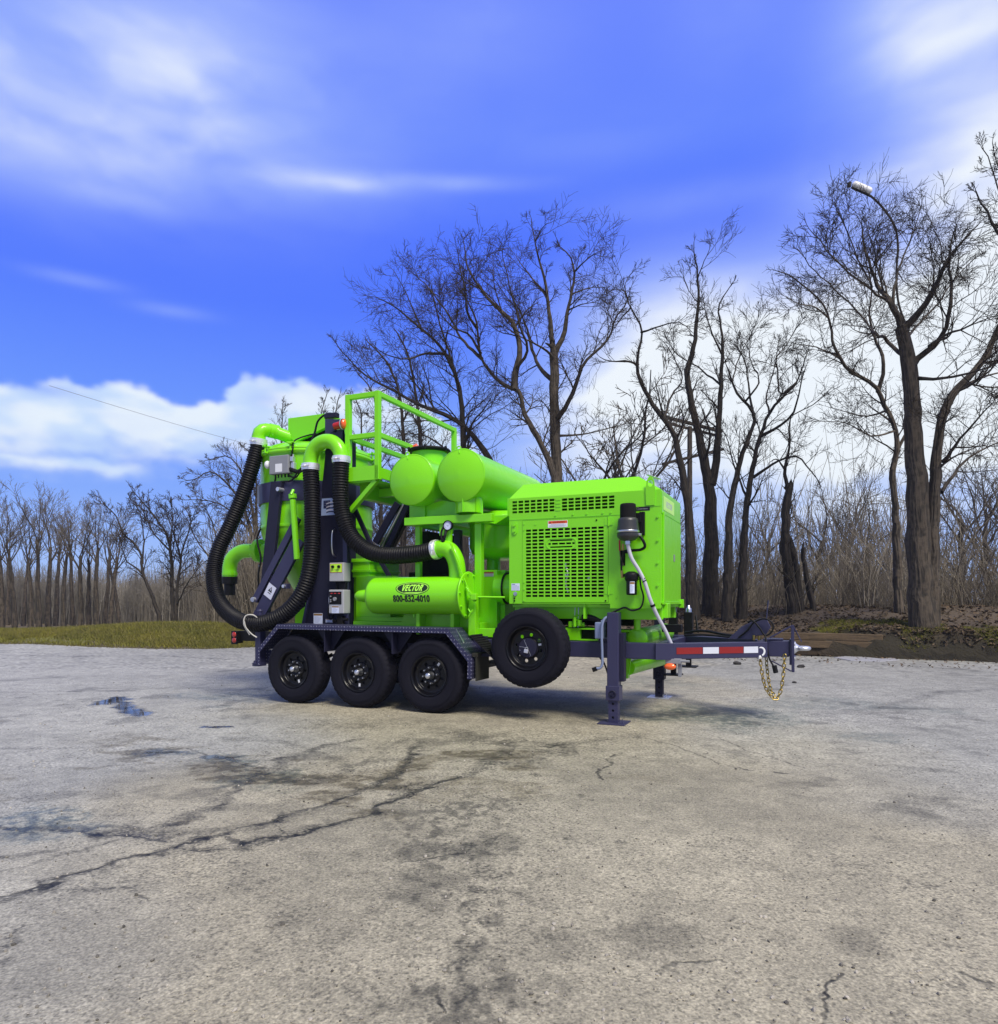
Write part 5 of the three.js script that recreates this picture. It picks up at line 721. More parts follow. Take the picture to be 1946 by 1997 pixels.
// --- grey control boxes on the tower
{
  const a = holder('switch_box', trailer, -1.36, 1.495, -.3);
  part('enclosure', box(-.102, .102, -.107, .107, -.1, .03, .008), M.greyLight, a);
  const face = canvasTex(128, 96, (g) => { g.fillStyle = '#b4ee3a'; g.fillRect(0, 0, 128, 96); g.strokeStyle = '#c84a1e'; g.lineWidth = 3; g.strokeRect(2, 2, 124, 92); g.fillStyle = '#5d8a1a'; g.fillRect(46, 64, 38, 6); g.fillRect(52, 76, 26, 5); g.fillStyle = '#d33818'; g.fillRect(18, 66, 6, 6); g.fillRect(34, 70, 6, 6); });
  const p = part('face_plate', [new THREE.BoxGeometry(.165, .1, .003)], std([1, 1, 1], .4, 0, { map: face }), a, true); p.position.set(-.005, .045, .032);
  for (const x of [-.045, .04]) part('rotary_switch', [rod([x, .06, .033], [x, .06, .052], .017, 14), box(x - .004, x + .004, .047, .073, .05, .06, 0)], M.black, a);
  const b = holder('control_panel', trailer, -1.365, 1.155, -.3);
  part('enclosure', box(-.105, .105, -.137, .137, -.1, .03, .01), M.greyLight, b);
  part('panel_face', box(-.095, .075, -.03, .115, .03, .034, .002), M.black, b);
  part('panel_knob', [rod([-.01, .03, .034], [-.01, .03, .05], .022, 16), rod([-.07, .06, .034], [-.07, .06, .046], .008, 10), rod([-.07, .02, .034], [-.07, .02, .046], .008, 10), rod([-.07, .0, .034], [-.07, .0, .044], .008, 10)], M.greyBox, b);
  for (const x of [-.06, -.01, .045]) part('indicator_lamp', box(x - .014, x + .014, .09, .1, .034, .038, .001), M.redLens, b);
  const n = part('box_label', [new THREE.BoxGeometry(.1, .085, .002)], M.notice, b, true); n.position.set(-.01, -.09, .031);
  part('latch', [pipe([[-.105, .08, .0], [-.12, .05, .0], [-.12, -.02, .0], [-.105, -.05, .0]], .006, 8, 20)], M.zinc, b);
  part('conduit', [rod([-1.4, 1.29, -.33], [-1.4, 1.39, -.33], .017, 10), rod([-1.34, 1.3, -.35], [-1.34, 1.39, -.35], .02, 10), box(-1.36, -1.27, 1.3, 1.38, -.38, -.32, .005), pipe([[-1.47, 1.12, -.33], [-1.53, 1.05, -.34], [-1.5, .95, -.34], [-1.44, 1.0, -.33]], .01, 8, 30)], M.black);
  part('air_fitting', [rod([-1.45, .93, -.33], [-1.4, .93, -.33], .02, 12), box(-1.38, -1.3, .89, .99, -.38, -.3, .006), rod([-1.3, .95, -.32], [-1.24, .95, -.32], .018, 10)], M.blackMatt);
}
// --- amber beacons on the tower head and beyond the catwalk
part('beacon_mount', [rod([-1.43, 3.185, -.33], [-1.32, 3.2, -.33], .04, 16)], M.red);
part('amber_beacon', [lathX([[0, .05], [.035, .045], [.058, .03], [.058, 0], [0, 0]], 24).translate(-1.31, 3.2, -.33)], M.orange);
part('beacon_rim', [lathX([[.062, 0], [.062, -.014], [0, -.014]], 24).translate(-1.31, 3.2, -.33), box(-1.42, -1.38, 3.15, 3.19, -.4, -.34, 0)], M.white);
part('amber_beacon', [rod([-.87, 3.02, -1.1], [-.78, 3.05, -1.1], .04, 16)], M.orange);
part('junction_box', [box(-1.68, -1.5, 3.33, 3.39, -.52, -.45, .01)], M.navyDark);
// --- catwalk with railing
{
  const x0 = -1.25, x1 = -.85, z0 = -.35, z1 = -2.2, T = 3.5, w = .06, c = holder('catwalk');
  for (const [x, z] of [[x0, z0], [x1, z0], [x1, z1]]) part('rail_post', [box(x - w / 2, x + w / 2, 2.53, T + w / 2, z - w / 2, z + w / 2, .005)], M.green, c);
  for (const y of [T, 3.04]) {
    part('rail', bar([x0 + w / 2, y, z0], [x1 - w / 2, y, z0], w * .9), M.green, c);
    part('rail', bar([x1, y, z0 - w / 2], [x1, y, z1 + w / 2], w * .9), M.green, c);
    if (y < 3.4) part('rail', bar([x0, y, z0 - w / 2], [x0, y, z1 + w / 2], w * .9), M.green, c);
  }
  part('toe_board', [box(x0, x1 + .02, 2.53, 2.69, z0 - .006, z0 + .03, 0), box(x1 - .006, x1 + .028, 2.55, 2.67, z1, z0, 0)], M.green, c);
  part('walk_plate', [box(x0, x1, 2.515, 2.53, z1, z0, 0)], M.green, c);
  part('brace', [bar([-.87, 2.53, -.36], [-1.26, 2.2, -.4], .055, .055), box(-1.25, -.5, 2.4, 2.5, -.8, -.74, .004), box(-1.2, -1.1, 2.35, 2.52, -2.1, -.5, .004)], M.green, c);
}
// --- twin crossways silencers with manhole lid
for (const [x, n] of [[-.36, 0], [.24, 1]]) {
  const s = holder('silencer_tank', trailer, x, n ? 2.487 : 2.482, 0), r = n ? .278 : .274;
  part('tank_shell', [lathZ([[r, -2.1], [r, -.262]], 72), lathZ([[r + .004, -.29], [r + .005, -.262], [r - .004, -.258]], 72)], M.green, s);
  part('tank_end', [lathZ([[0, -.205], [r * .3, -.21], [r * .6, -.224], [r * .85, -.246], [r - .002, -.262]], 64)], M.green, s); part('tank_end', [lathZ([[0, -2.15], [r * .6, -2.13], [r - .002, -2.1]], 48)], M.green, s);
  part('lifting_eye', [new THREE.TorusGeometry(.022, .007, 8, 18).translate(n ? -.03 : -.06, r + .012, -.28), bar([n ? -.02 : -.05, r - .01, -.26], [n ? .0 : -.03, r - .05, -.235], .008)], M.green, s);
}
part('manhole_neck', [rod([-.44, 2.7, -.8], [-.44, 2.885, -.8], .205, 40)], M.green);
part('manhole_lid', [lathe([[0, 2.925], [.2, 2.925], [.235, 2.92], [.245, 2.91], [.245, 2.88], [.2, 2.878]], 44).translate(-.44, 0, -.8), ...[0, 1, 2, 3, 4, 5].map((i) => box(-.012, .012, 2.88, 2.93, .235, .26, .002).rotateY(i * 1.047 + .3).translate(-.44, 0, -.8))], M.black);
{ // saddle beam, posts, ports
  part('saddle_beam', [box(-.49, .57, 1.995, 2.08, -.4, -.32, .006), poly([[.4, 1.995], [.52, 1.995], [.66, 2.07], [.66, 2.26], [.652, 2.26], [.652, 2.08], [.4, 2.08]], .3).translate(0, 0, -.85), box(-.49, .57, 1.995, 2.08, -2.05, -1.97, .006), box(-.47, -.39, 1.995, 2.08, -1.97, -.4, 0), box(.4, .5, 1.995, 2.08, -1.97, -.4, 0)], M.green);
  part('saddle_plate', [poly([[-.3, 2.08], [.1, 2.08], [.1, 2.23], [-.1, 2.27], [-.3, 2.23]], .02).translate(0, 0, -.5), box(-.5, -.3, 2.08, 2.26, -1.9, -.45, .004)], M.green);
  part('tank_port', [lathe([[.13, 2.1], [.138, 2.1], [.138, 2.26], [.13, 2.26]], 36).translate(.27, 0, -.4), ...Array.from({ length: 6 }, (_, i) => box(.136, .15, 2.1, 2.25, -.005, .005, 0).rotateY(i * 1.047 + .5).translate(.27, 0, -.4))], M.green);
  part('frame_post', [box(.315, .395, 1.2, 2.0, -.52, -.44, .006)], M.green);
  part('frame_post', [box(-.42, -.36, .9, 1.995, -.5, -.44, .005)], M.green);
  part('frame_post', [box(.33, .415, .8, 1.2, -.34, -.26, .006)], M.green);
  part('frame_post', [box(-.42, -.36, .8, 1.995, -2.02, -1.96, .005), box(.31, .39, .8, 1.995, -2.02, -1.96, .005)], M.green);
  part('shaded_body', [box(-.66, -.48, .8, 1.98, -1.6, -.85, .004), box(-.72, -.1, .8, 1.5, -1.7, -.8, .004)], M.inside);  // near-black boxes paint the shade on the machine body behind the frame
  part('column', [box(-.24, -.16, .8, 2.0, -1.1, -1.02, .004)], M.navy);
}
// --- VECTOR tank: the lying cylinder above the fender
{
  const t = holder('air_tank', trailer, 0, 1.22, -.32);
  part('tank_shell', [lathX([[.0, -.9], [.1, -.899], [.16, -.892], [.19, -.876], [.202, -.855], [.205, -.83], [.205, .3]], 80)], M.green, t);
  part('tank_flange', [lathX([[0, .316], [.24, .316], [.252, .312], [.255, .304], [.252, .296], [.2, .295]], 72)], M.green, t);
  for (let i = 0; i < 10; i++) { const a = i * .628 + .2; part('flange_bolt', rod([.312, Math.cos(a) * .23, Math.sin(a) * .23], [.332, Math.cos(a) * .23, Math.sin(a) * .23], .012, 6), M.green, t); }
  part('pipe_stub', [lathX([[.0, -1.13], [.035, -1.125], [.062, -1.08], [.072, -1.0], [.074, -.88]], 30)], M.green, t);
  part('drain_plug', [rod([-.34, -.235, .04], [-.34, -.2, .04], .014, 8), rod([.12, -.235, .04], [.12, -.2, .04], .014, 8)], M.green, t);
  part('tank_saddle', [poly([[-.6, -.34], [.3, -.34], [.22, -.13], [-.5, -.13]], .04).translate(0, 0, -.12), box(-.3, -.26, -.42, -.17, -.14, .06, 0), box(.12, .16, -.42, -.17, -.14, .06, 0)], M.green, t);
  // lettering on the curved side: an oval badge and the telephone number
  const txt = canvasTex(1024, 512, (g) => {
    const K = '#12280a', Lm = '#a8f04e';
    g.clearRect(0, 0, 1024, 512);
    g.save(); g.translate(512, 172);
    const ell = (rx, ry, c) => { g.fillStyle = c; g.beginPath(); g.ellipse(0, 0, rx, ry, 0, 0, 7); g.fill(); };
    ell(400, 170, K); ell(380, 153, Lm); ell(362, 137, K);
    g.transform(1, 0, -.2, 1, 0, 0); g.font = 'bold 150px sans-serif'; g.textAlign = 'center'; g.textBaseline = 'middle'; g.lineWidth = 8; g.strokeStyle = K;
    g.save(); g.scale(.88, 1.5); g.fillStyle = g.strokeStyle = Lm; g.lineWidth = 5; g.fillText('VECTOR', 0, -4); g.strokeText('VECTOR', 0, -4); g.restore(); g.restore(); g.save(); g.translate(512, 172); g.fillStyle = Lm; g.beginPath(); g.moveTo(-190, 104); g.lineTo(196, 104); g.lineTo(236, 76); g.lineTo(196, 132); g.lineTo(-120, 126); g.fill();
    g.restore();
    g.save(); g.translate(498, 430); g.fillStyle = '#0c1a08'; g.strokeStyle = '#0c1a08'; g.lineWidth = 9; g.lineJoin = 'round'; g.textAlign = 'center'; g.textBaseline = 'middle'; g.font = 'bold 150px sans-serif'; g.scale(.95, 1.42); g.strokeText('800-832-4010', 0, 0); g.fillText('800-832-4010', 0, 0); g.restore();
  });
  const a0 = .9, a1 = -.58, X0 = -.535, X1 = -.005, R = .2062, S = 24, pos = [], nor = [], uv = [], idx = [];    // angle above the horizontal, outwards
  for (let i = 0; i <= S; i++) for (let j = 0; j < 2; j++) { const k = i / S, ang = mix(.78, -.34, k); pos.push(j ? X1 : X0, R * Math.sin(ang), R * Math.cos(ang)); nor.push(0, Math.sin(ang), Math.cos(ang)); uv.push(j, 1 - k); }
  for (let i = 0; i < S; i++) { const a = i * 2; idx.push(a, a + 2, a + 1, a + 1, a + 2, a + 3); }
  const g = new THREE.BufferGeometry(); g.setAttribute('position', new THREE.Float32BufferAttribute(pos, 3)); g.setAttribute('normal', new THREE.Float32BufferAttribute(nor, 3)); g.setAttribute('uv', new THREE.Float32BufferAttribute(uv, 2)); g.setIndex(idx);
  part('tank_lettering', g, std([1, 1, 1], .35, 0, { map: txt, transparent: true }), t, true);
  part('tank_elbow', [pipe([[-.075, 1.722, -.33], [0, 1.73, -.33], [.08, 1.7, -.33], [.14, 1.61, -.33], [.165, 1.5, -.33], [.165, 1.38, -.33]], .09, 28, 40), rod([-.07, 1.722, -.33], [-.06, 1.724, -.33], .098, 26)], M.green);
  part('standpipe', [rod([.04, 1.74, -.36], [.05, 1.97, -.36], .042, 18)], M.green);
  part('control_lever', [bar([.15, 1.77, -.2], [.4, 1.2, -.2], .016, .012), bar([.15, 1.76, -.22], [.28, 1.46, -.22], .034, .012), rod([.38, 1.24, -.23], [.38, 1.24, -.17], .022, 12), rod([.41, 1.205, -.2], [.74, 1.2, -.28], .011, 10), bar([.34, 1.31, -.2], [.44, 1.16, -.2], .05, .02), box(.4, .47, 1.17, 1.24, -.22, -.16, .01), pipe([[.36, 1.08, -.2], [.4, 1.04, -.19], [.42, 1.08, -.19], [.37, 1.0, -.19]], .009, 6, 18)], M.green);
  const ga = holder('pressure_gauge', trailer, .075, 1.968, -.3);
  part('gauge_case', [lathZ([[0, -.02], [.05, -.02], [.055, .0], [.055, .024], [.047, .026], [.046, .018]], 30)], M.black, ga);
  const dial = canvasTex(128, 128, (c) => { c.fillStyle = '#cdd5f2'; c.fillRect(0, 0, 128, 128); c.strokeStyle = '#3a4270'; c.lineWidth = 3; for (let i = 0; i < 21; i++) { const a = 2.4 + i / 20 * 4.6; c.beginPath(); c.moveTo(64 + 46 * Math.cos(a), 64 + 46 * Math.sin(a)); c.lineTo(64 + 56 * Math.cos(a), 64 + 56 * Math.sin(a)); c.stroke(); } c.fillStyle = '#5a6290'; c.fillRect(44, 60, 40, 5); c.fillRect(50, 74, 28, 4); });
  const dg = new THREE.CircleGeometry(.046, 30).translate(0, 0, .017); part('gauge_dial', dg, std([1, 1, 1], .3, 0, { map: dial }), ga, true);
  part('gauge_bracket', [box(-.06, 0, 1.87, 2.0, -.36, -.345, .003)], M.green);
  part('gauge_line', [pipe([[.02, 1.96, -.3], [0, 1.9, -.28], [.01, 1.82, -.27], [.03, 1.76, -.28]], .012, 8, 24), pipe([[.05, 1.93, -.3], [.05, 1.86, -.27], [.03, 1.8, -.27]], .014, 8, 20)], M.cable);
}
// --- blower base, back vessel, blower
{
  part('base_skid', [box(-1.24, .4, .783, .93, -.6, -.42, .006), box(.4, .82, .783, .875, -.5, -.34, .005), box(-1.24, .3, .93, .98, -1.9, -.46, .006), box(-1.26, -.78, .94, 1.45, -.9, -.5, .006)], M.green);
  part('lower_hopper', [box(-1.34, -1.1, 1.44, 1.66, -1.2, -.55, .006), box(-1.36, -1.08, 1.62, 1.66, -1.2, -.53, .004), box(-1.36, -1.08, 1.5, 1.53, -1.2, -.535, .004), box(-1.38, -1.02, .8, 1.44, -1.3, -.58, .006)], M.green);
  part('back_vessel', [lathe([[0, 1.63], [.2, 1.64], [.3, 1.66], [.38, 1.71], [.41, 1.78], [.41, 2.05], [.43, 2.06], [.43, 2.1], [.41, 2.11], [.4, 2.17], [0, 2.2]], 56).translate(.34, 0, -1.2), rod([.22, 1.35, -1.15], [.22, 1.66, -1.15], .08, 18), rod([.5, 1.35, -1.15], [.5, 1.66, -1.15], .06, 18)], M.green);
  part('blower_casing', [box(.2, .5, .8, 1.5, -1.05, -.62, .008), box(.5, .56, .8, 1.5, -1.1, -.7, .006), box(-.34, .2, .95, 1.38, -1.1, -.6, .02)], M.green);
  part('blower_head', [-.32, -.2, -.08, .04].map((x) => box(x, x + .08, 1.38, 1.45 + ((x * 100) % 3) * .012, -.9, -.62, .01)), M.green);
  part('drive_coupling', [rod([.5, 1.3, -.66], [.8, 1.3, -.66], .155, 36), rod([.56, 1.3, -.66], [.6, 1.3, -.66], .172, 36)], M.green);
  part('coupling_gap', [rod([.6, 1.3, -.66], [.616, 1.3, -.66], .174, 36)], M.black);
  const wl = canvasTex(128, 64, (g) => { g.fillStyle = '#a8a7b8'; g.fillRect(0, 0, 128, 64); g.fillStyle = '#8d4a34'; g.fillRect(0, 0, 128, 22); g.fillStyle = '#6d6d80'; for (let i = 0; i < 4; i++) g.fillRect(8, 30 + i * 8, 108, 3); });
  const l = part('warning_label', [new THREE.BoxGeometry(.15, .05, .002)], std([1, 1, 1], .45, 0, { map: wl }), trailer, true); l.position.set(.385, 1.455, -.618);
  // hydraulic cylinders and rods behind the hose
  part('dump_cylinder', [rod([-.72, 2.33, -.78], [-1.08, 1.75, -.78], .05, 18), bar([-.68, 2.42, -.9], [-1.16, 1.62, -.9], .07, .1)], M.navyDark);
  part('cylinder_rod', [rod([-.7, 2.36, -.72], [-1.54, 1.0, -.72], .024, 14)], M.steel);
  for (const [a, b, w] of [[[-.78, 2.3, -.66], [-1.09, 1.85, -.66], .085], [[-.64, 2.27, -.64], [-.94, 1.73, -.64], .07], [[-1.34, 2.25, -.6], [-1.1, 1.8, -.6], .05], [[-1.1, 1.81, -.6], [-.86, 1.45, -.6], .05]]) part('linkage_bar', bar(a, b, .035, w), M.navyDark);
  part('cross_strut', bar([-1.98, 1.12, -.46], [-2.5, .82, -.46], .03, .05), M.navyDark);
  part('linkage_plate', [ box(-.98, -.7, 2.08, 2.14, -1.05, -.98, .004), box(-1.3, -1.05, 2.2, 2.4, -1.8, -1.74, 0)], M.navyDark);
}
// --- engine enclosure
{
  const e = holder('engine_enclosure', trailer), zf = -.25, zb = -1.3, x0 = .802, x1 = 2.337, yb = 1.136, yt = 2.205;
  const holes = [];
  const grid = (cx0, cx1, cy0, cy1, nx, ny, w, h, skip) => { for (let j = 0; j < ny; j++) for (let i = 0; i < nx; i++) { const x = mix(cx0, cx1, nx > 1 ? i / (nx - 1) : 0), y = mix(cy0, cy1, j / (ny - 1)); if (!skip || !skip(x, y, i, j)) holes.push(rect(x - w / 2, y - h / 2, x + w / 2, y + h / 2)); } };
  grid(.862, 1.262, 2.064, 2.166, 7, 4, .051, .0225); grid(1.394, 1.868, 2.064, 2.162, 8, 4, .053, .0225);
  // wall panel: louvres on top, the door opening below
  part('side_panel', [poly([[x0, yb], [1.852, yb], [1.852, 1.093], [x1, 1.093], [x1, yt], [x0, yt]], .004, [...holes, rect(.945, 1.147, 1.836, 1.975)]).translate(0, 0, zf - .004), ...[0, 1, 2, 3].map((i) => box(1.303, 1.352, 2.056 + i * .034, 2.074 + i * .034, zf, zf + .004, 0))], M.green, e);
  holes.length = 0;
  const ov = (x, y) => x > 1.19 && x < 1.535 && y > 1.665 && y < 1.79;
  grid(1.014, 1.764, 1.214, 1.871, 12, 20, .0535, .0215, ov);
  for (const [a, b, y] of [[1.245, 1.475, 1.762], [1.245, 1.475, 1.697]]) holes.push(rect(a, y - .007, b, y + .007));
  for (const [a, b] of [[1.225, 1.252], [1.265, 1.325], [1.338, 1.4], [1.412, 1.462], [1.474, 1.5]]) holes.push(rect(a, 1.721, b, 1.739));
  part('grille_door', [poly(rect(.948, 1.15, 1.833, 1.972), .005, holes).translate(0, 0, zf - .001)], M.green, e);
  part('door_badge', [poly(slot(1.2, 1.672, 1.52, 1.786, 10), .004, [slot(1.208, 1.68, 1.512, 1.778, 10)]).translate(0, 0, zf + .004)], M.green, e);
  part('door_seal', [box(.93, .945, 1.14, 1.98, zf - .02, zf - .01, 0), box(1.834, 1.85, 1.14, 1.98, zf - .02, zf - .01, 0), box(.93, 1.85, 1.97, 1.98, zf - .02, zf - .01, 0)], M.inside, e);
  for (const y of [1.925, 1.265]) part('hinge', [rod([1.838, y - .045, zf + .006], [1.838, y + .045, zf + .006], .009, 10), box(1.8, 1.832, y - .035, y + .035, zf + .004, zf + .008, 0), box(1.845, 1.88, y - .035, y + .035, zf, zf + .006, 0)], M.green, e);
  for (const [x, y] of [[1.09, 1.93], [1.72, 1.945], [.965, 1.94], [.965, 1.88], [.965, 1.35], [.965, 1.28], [1.81, 1.165], [.965, 1.165], [1.92, 1.2], [2.26, 1.175], [1.3, 2.01], [1.48, 2.01], [1.62, 2.01], [1.78, 2.01], [1.86, 2.01], [.86, 1.19], [.86, 1.165]]) part('panel_bolt', rod([x, y, zf], [x, y, zf + .009], .0085, 6), x === 1.72 || x === 1.81 || x === .86 ? M.inside : M.green, e);
  part('end_panel', [box(x1 - .004, x1, 1.14, yt, zb, zf - .004, 0), box(x1, x1 + .012, 1.16, 1.975, zb + .03, zf - .1, .003), box(x1, x1 + .02, 1.15, 2.0, zf - .1, zf - .06, .004), box(x1, x1 + .006, 1.985, 2.195, zb + .02, zf - .02, .002), box(x1, x1 + .02, 1.13, 1.16, zb - .03, zf - .05, .003)], M.green, e);
  part('end_panel', box(x0, x0 + .004, yb, yt, zb, zf - .004, 0), M.green, e);
  part('back_panel', box(x0, x1, yb, yt, zb - .004, zb, 0), M.green, e);
  for (const y of [1.95, 1.73, 1.52, 1.31]) part('panel_bolt', rod([x1 - .03, y, zf], [x1 - .03, y, zf + .012], .012, 8), M.green, e);
  part('end_latch', [box(x1 + .012, x1 + .02, 1.56, 1.63, zb + .42, zb + .47, .003)], M.greyBox, e);
  // roof: four slopes to a flat top
  const y2 = 2.368, B = [[x0, yt, zf], [x1, yt, zf], [x1, yt, zb], [x0, yt, zb]], T = [[.89, y2, -.42], [2.09, y2, -.42], [2.09, y2, -1.13], [.89, y2, -1.13]], pos = [], quad = (a, b, c, d) => pos.push(...a, ...b, ...c, ...a, ...c, ...d);
  for (let i = 0; i < 4; i++) quad(B[i], B[(i + 1) % 4], T[(i + 1) % 4], T[i]); quad(T[0], T[1], T[2], T[3]);
  const rg = new THREE.BufferGeometry(); rg.setAttribute('position', new THREE.Float32BufferAttribute(pos, 3)); rg.computeVertexNormals();
  part('roof', rg, M.green, e);
  part('seam_strip', [box(x0, 1.95, 1.985, 1.991, zf - .001, zf + .003, 0), box(2.2, x1, 2.05, 2.054, zf - .001, zf + .003, 0)], M.green, e);
  part('lifting_eye', [poly([[2.2, 2.06], [2.28, 2.06], [2.285, 2.2], [2.275, 2.29], [2.255, 2.325], [2.225, 2.325], [2.205, 2.29], [2.195, 2.2]], .012, [slot(2.215, 2.225, 2.265, 2.3, 6).map(([x, y]) => [x, y])]).translate(0, 0, zf)], M.green, e);
  part('lifting_eye', [poly(slot(-.065, -.027, .065, .027, 8).map(([x, y]) => [.862 - y, 1.9 + x]), .01).translate(0, 0, zf), ...[1.87, 1.93].map((y) => rod([.862, y, zf + .01], [.862, y, zf + .022], .013, 6))], M.green, e);
  part('exhaust_cap', [rod([2.2, 2.27, -.6], [2.2, 2.36, -.6], .045, 18), lathe([[0, .01], [.075, .006], [.078, 0], [0, 0]], 24).rotateZ(-.35).translate(2.2, 2.38, -.6)], M.zinc, e);
  // what shows through the grille
  part('engine_block', [box(1.02, 1.8, 1.2, 1.95, -.85, -.52, .03), box(.9, 2.25, 1.16, 1.3, -1.2, -.5, .01), ...[1.15, 1.3, 1.45, 1.6].map((x) => rod([x, 1.3, -.5], [x, 1.75, -.5], .035, 12))], M.inside, e);
  part('engine_fitting', [rod([1.36, 1.5, -.38], [1.36, 1.55, -.38], .02, 10), rod([1.37, 1.4, -.36], [1.36, 1.43, -.36], .018, 10), pipe([[1.37, 1.5, -.38], [1.39, 1.42, -.36], [1.37, 1.35, -.36], [1.39, 1.25, -.37]], .012, 8, 20), rod([1.6, 1.38, -.38], [1.62, 1.4, -.38], .02, 8)], M.zinc, e);
  const wn = canvasTex(192, 64, (g) => { g.fillStyle = '#dfe2ee'; g.fillRect(0, 0, 192, 64); g.fillStyle = '#d9551f'; g.fillRect(4, 3, 184, 25); g.fillStyle = '#7a1208'; g.font = 'bold 25px sans-serif'; g.textAlign = 'center'; g.fillText('WARNING', 106, 25); g.beginPath(); g.moveTo(22, 6); g.lineTo(34, 26); g.lineTo(10, 26); g.fill(); g.fillStyle = '#7d86a8'; g.fillRect(30, 34, 130, 4); g.fillRect(12, 44, 168, 4); g.fillRect(12, 53, 150, 4); });
  const wl = part('warning_label', [new THREE.BoxGeometry(.205, .068, .002)], std([1, 1, 1], .45, 0, { map: wn }), e, true); wl.position.set(1.325, 1.925, zf + .0055);
  const dl = canvasTex(96, 64, (g) => { g.fillStyle = '#d6ddf2'; g.fillRect(0, 0, 96, 64); g.fillStyle = '#3a4a86'; g.fillRect(6, 5, 36, 6); g.fillStyle = '#8792b8'; for (let i = 0; i < 6; i++) g.fillRect(6, 17 + i * 8, 60 + (i * 23) % 24, 3); });
  const lb = part('notice_label', [new THREE.BoxGeometry(.09, .072, .002)], std([1, 1, 1], .45, 0, { map: dl }), e, true); lb.position.set(.872, 1.305, zf + .001);
  part('key_switch', [rod([.872, 1.237, zf], [.872, 1.237, zf + .012], .02, 16), rod([.872, 1.237, zf + .012], [.872, 1.237, zf + .02], .011, 10)], M.steel, e);
  const pl = canvasTex(192, 48, (g) => { g.fillStyle = '#0e1110'; g.fillRect(0, 0, 192, 48); g.strokeStyle = '#9aa0a8'; g.lineWidth = 3; g.strokeRect(10, 10, 24, 26); g.fillStyle = '#9aa0a8'; g.font = 'bold 22px sans-serif'; g.fillText('John Deere', 44, 33); });
  const nb = part('maker_plate', [new THREE.BoxGeometry(.128, .038, .002)], std([1, 1, 1], .4, 0, { map: pl }), e, true); nb.position.set(2.17, 2.032, zf + .0015);
  const bt = canvasTex(256, 64, (g) => { g.fillStyle = '#bdf078'; g.fillRect(0, 0, 256, 64); g.fillStyle = '#9c98c4'; g.font = 'bold 40px sans-serif'; g.textAlign = 'center'; g.fillText('VECTOR', 128, 46); });  // pale ground paints the whitish reflection on this band behind the lettering
  const bb = part('end_badge', [new THREE.BoxGeometry(.55, .13, .002)], std([1, 1, 1], .4, 0, { map: bt }), e, true); bb.rotation.y = Math.PI / 2; bb.position.set(x1 + .0075, 2.09, -.62);
  // oil bath filter, small filter and their lines on the near side
  const f = holder('breather_filter', trailer, 2.055, 0, -.13);
  part('filter_cap', [lathe([[0, 2.07], [.06, 2.07], [.072, 2.062], [.074, 2.04], [.074, 1.93], [.078, 1.92]], 32)], M.blackMatt, f);
  part('filter_bowl', [lathe([[.06, 1.945], [.088, 1.93], [.094, 1.905], [.096, 1.86], [.102, 1.83], [.104, 1.816]], 36), lathe([[.1, 1.8], [.102, 1.77], [.096, 1.755], [.07, 1.73], [.03, 1.72], [.03, 1.7], [0, 1.7]], 36)], std([.03, .031, .034], .4), f);
  part('filter_clamp', lathe([[.1, 1.82], [.107, 1.818], [.107, 1.802], [.1, 1.8]], 36), M.steel, f); part('hose_fitting', rod([0, 1.69, .01], [0, 1.73, .01], .026, 14), M.steel, f); part('hose_fitting', rod([.1, 1.78, 0], [.125, 1.775, 0], .014, 10), M.steel, f);
  part('filter_plate', [box(2.14, 2.19, 1.78, 2.0, zf, zf + .03, .004), box(2.08, 2.16, 1.9, 1.99, zf, zf + .05, .004)], M.black);
  const s = holder('fuel_filter', trailer, 2.075, 0, -.19);
  part('filter_head', [lathe([[0, 1.44], [.03, 1.44], [.058, 1.425], [.066, 1.41], [.066, 1.375], [.054, 1.35]], 24), box(-.075, .075, 1.39, 1.42, -.04, .02, .006)], M.black, s);
  part('filter_can', [lathe([[.05, 1.355], [.05, 1.23], [.044, 1.22], [0, 1.218]], 26)], M.gloss, s);
  part('can_label', [new THREE.CylinderGeometry(.0508, .0508, .11, 12, 1, true, -.1, .9).translate(0, 1.29, 0)], M.notice, s, true);
  part('clear_hose', [pipe([[2.055, 1.7, -.12], [2.062, 1.66, -.12], [2.09, 1.56, -.13], [2.15, 1.45, -.16], [2.2, 1.34, -.18], [2.245, 1.18, -.21], [2.3, 1.02, -.28], [2.36, .88, -.35], [2.405, .76, -.39]], .0175, 14, 70)], M.whiteHose);
  part('hose_tie', [rod([2.195, 1.352, -.18], [2.2, 1.344, -.181], .022, 14), rod([2.262, 1.13, -.225], [2.268, 1.112, -.23], .023, 14), bar([2.14, 1.365, -.19], [2.21, 1.375, -.16], .007)], M.black);
  part('fuel_line', [pipe([[2.0, 1.7, -.16], [2.0, 1.62, -.17], [1.985, 1.56, -.2], [1.975, 1.48, -.2], [1.985, 1.4, -.2]], .009, 8, 40), pipe([[2.15, 1.39, -.2], [2.16, 1.3, -.2], [2.18, 1.2, -.22], [2.165, 1.12, -.22], [2.14, 1.09, -.23]], .008, 8, 40), pipe([[2.14, 1.09, -.23], [2.07, 1.075, -.23], [2.0, 1.1, -.23], [1.92, 1.07, -.22], [1.88, 1.05, -.2]], .009, 8, 40)], M.cable);
  part('hose_fitting', [rod([2.0, 1.7, -.16], [2.0, 1.64, -.165], .014, 10), rod([1.978, 1.45, -.2], [1.985, 1.38, -.2], .013, 10)], M.brass);
  part('breather_hose', [pipe([[2.15, 1.78, -.17], [2.19, 1.72, -.17], [2.2, 1.67, -.19], [2.16, 1.645, -.21], [2.08, 1.64, -.22], [2.0, 1.635, -.23]], .0135, 10, 40)], M.cable);
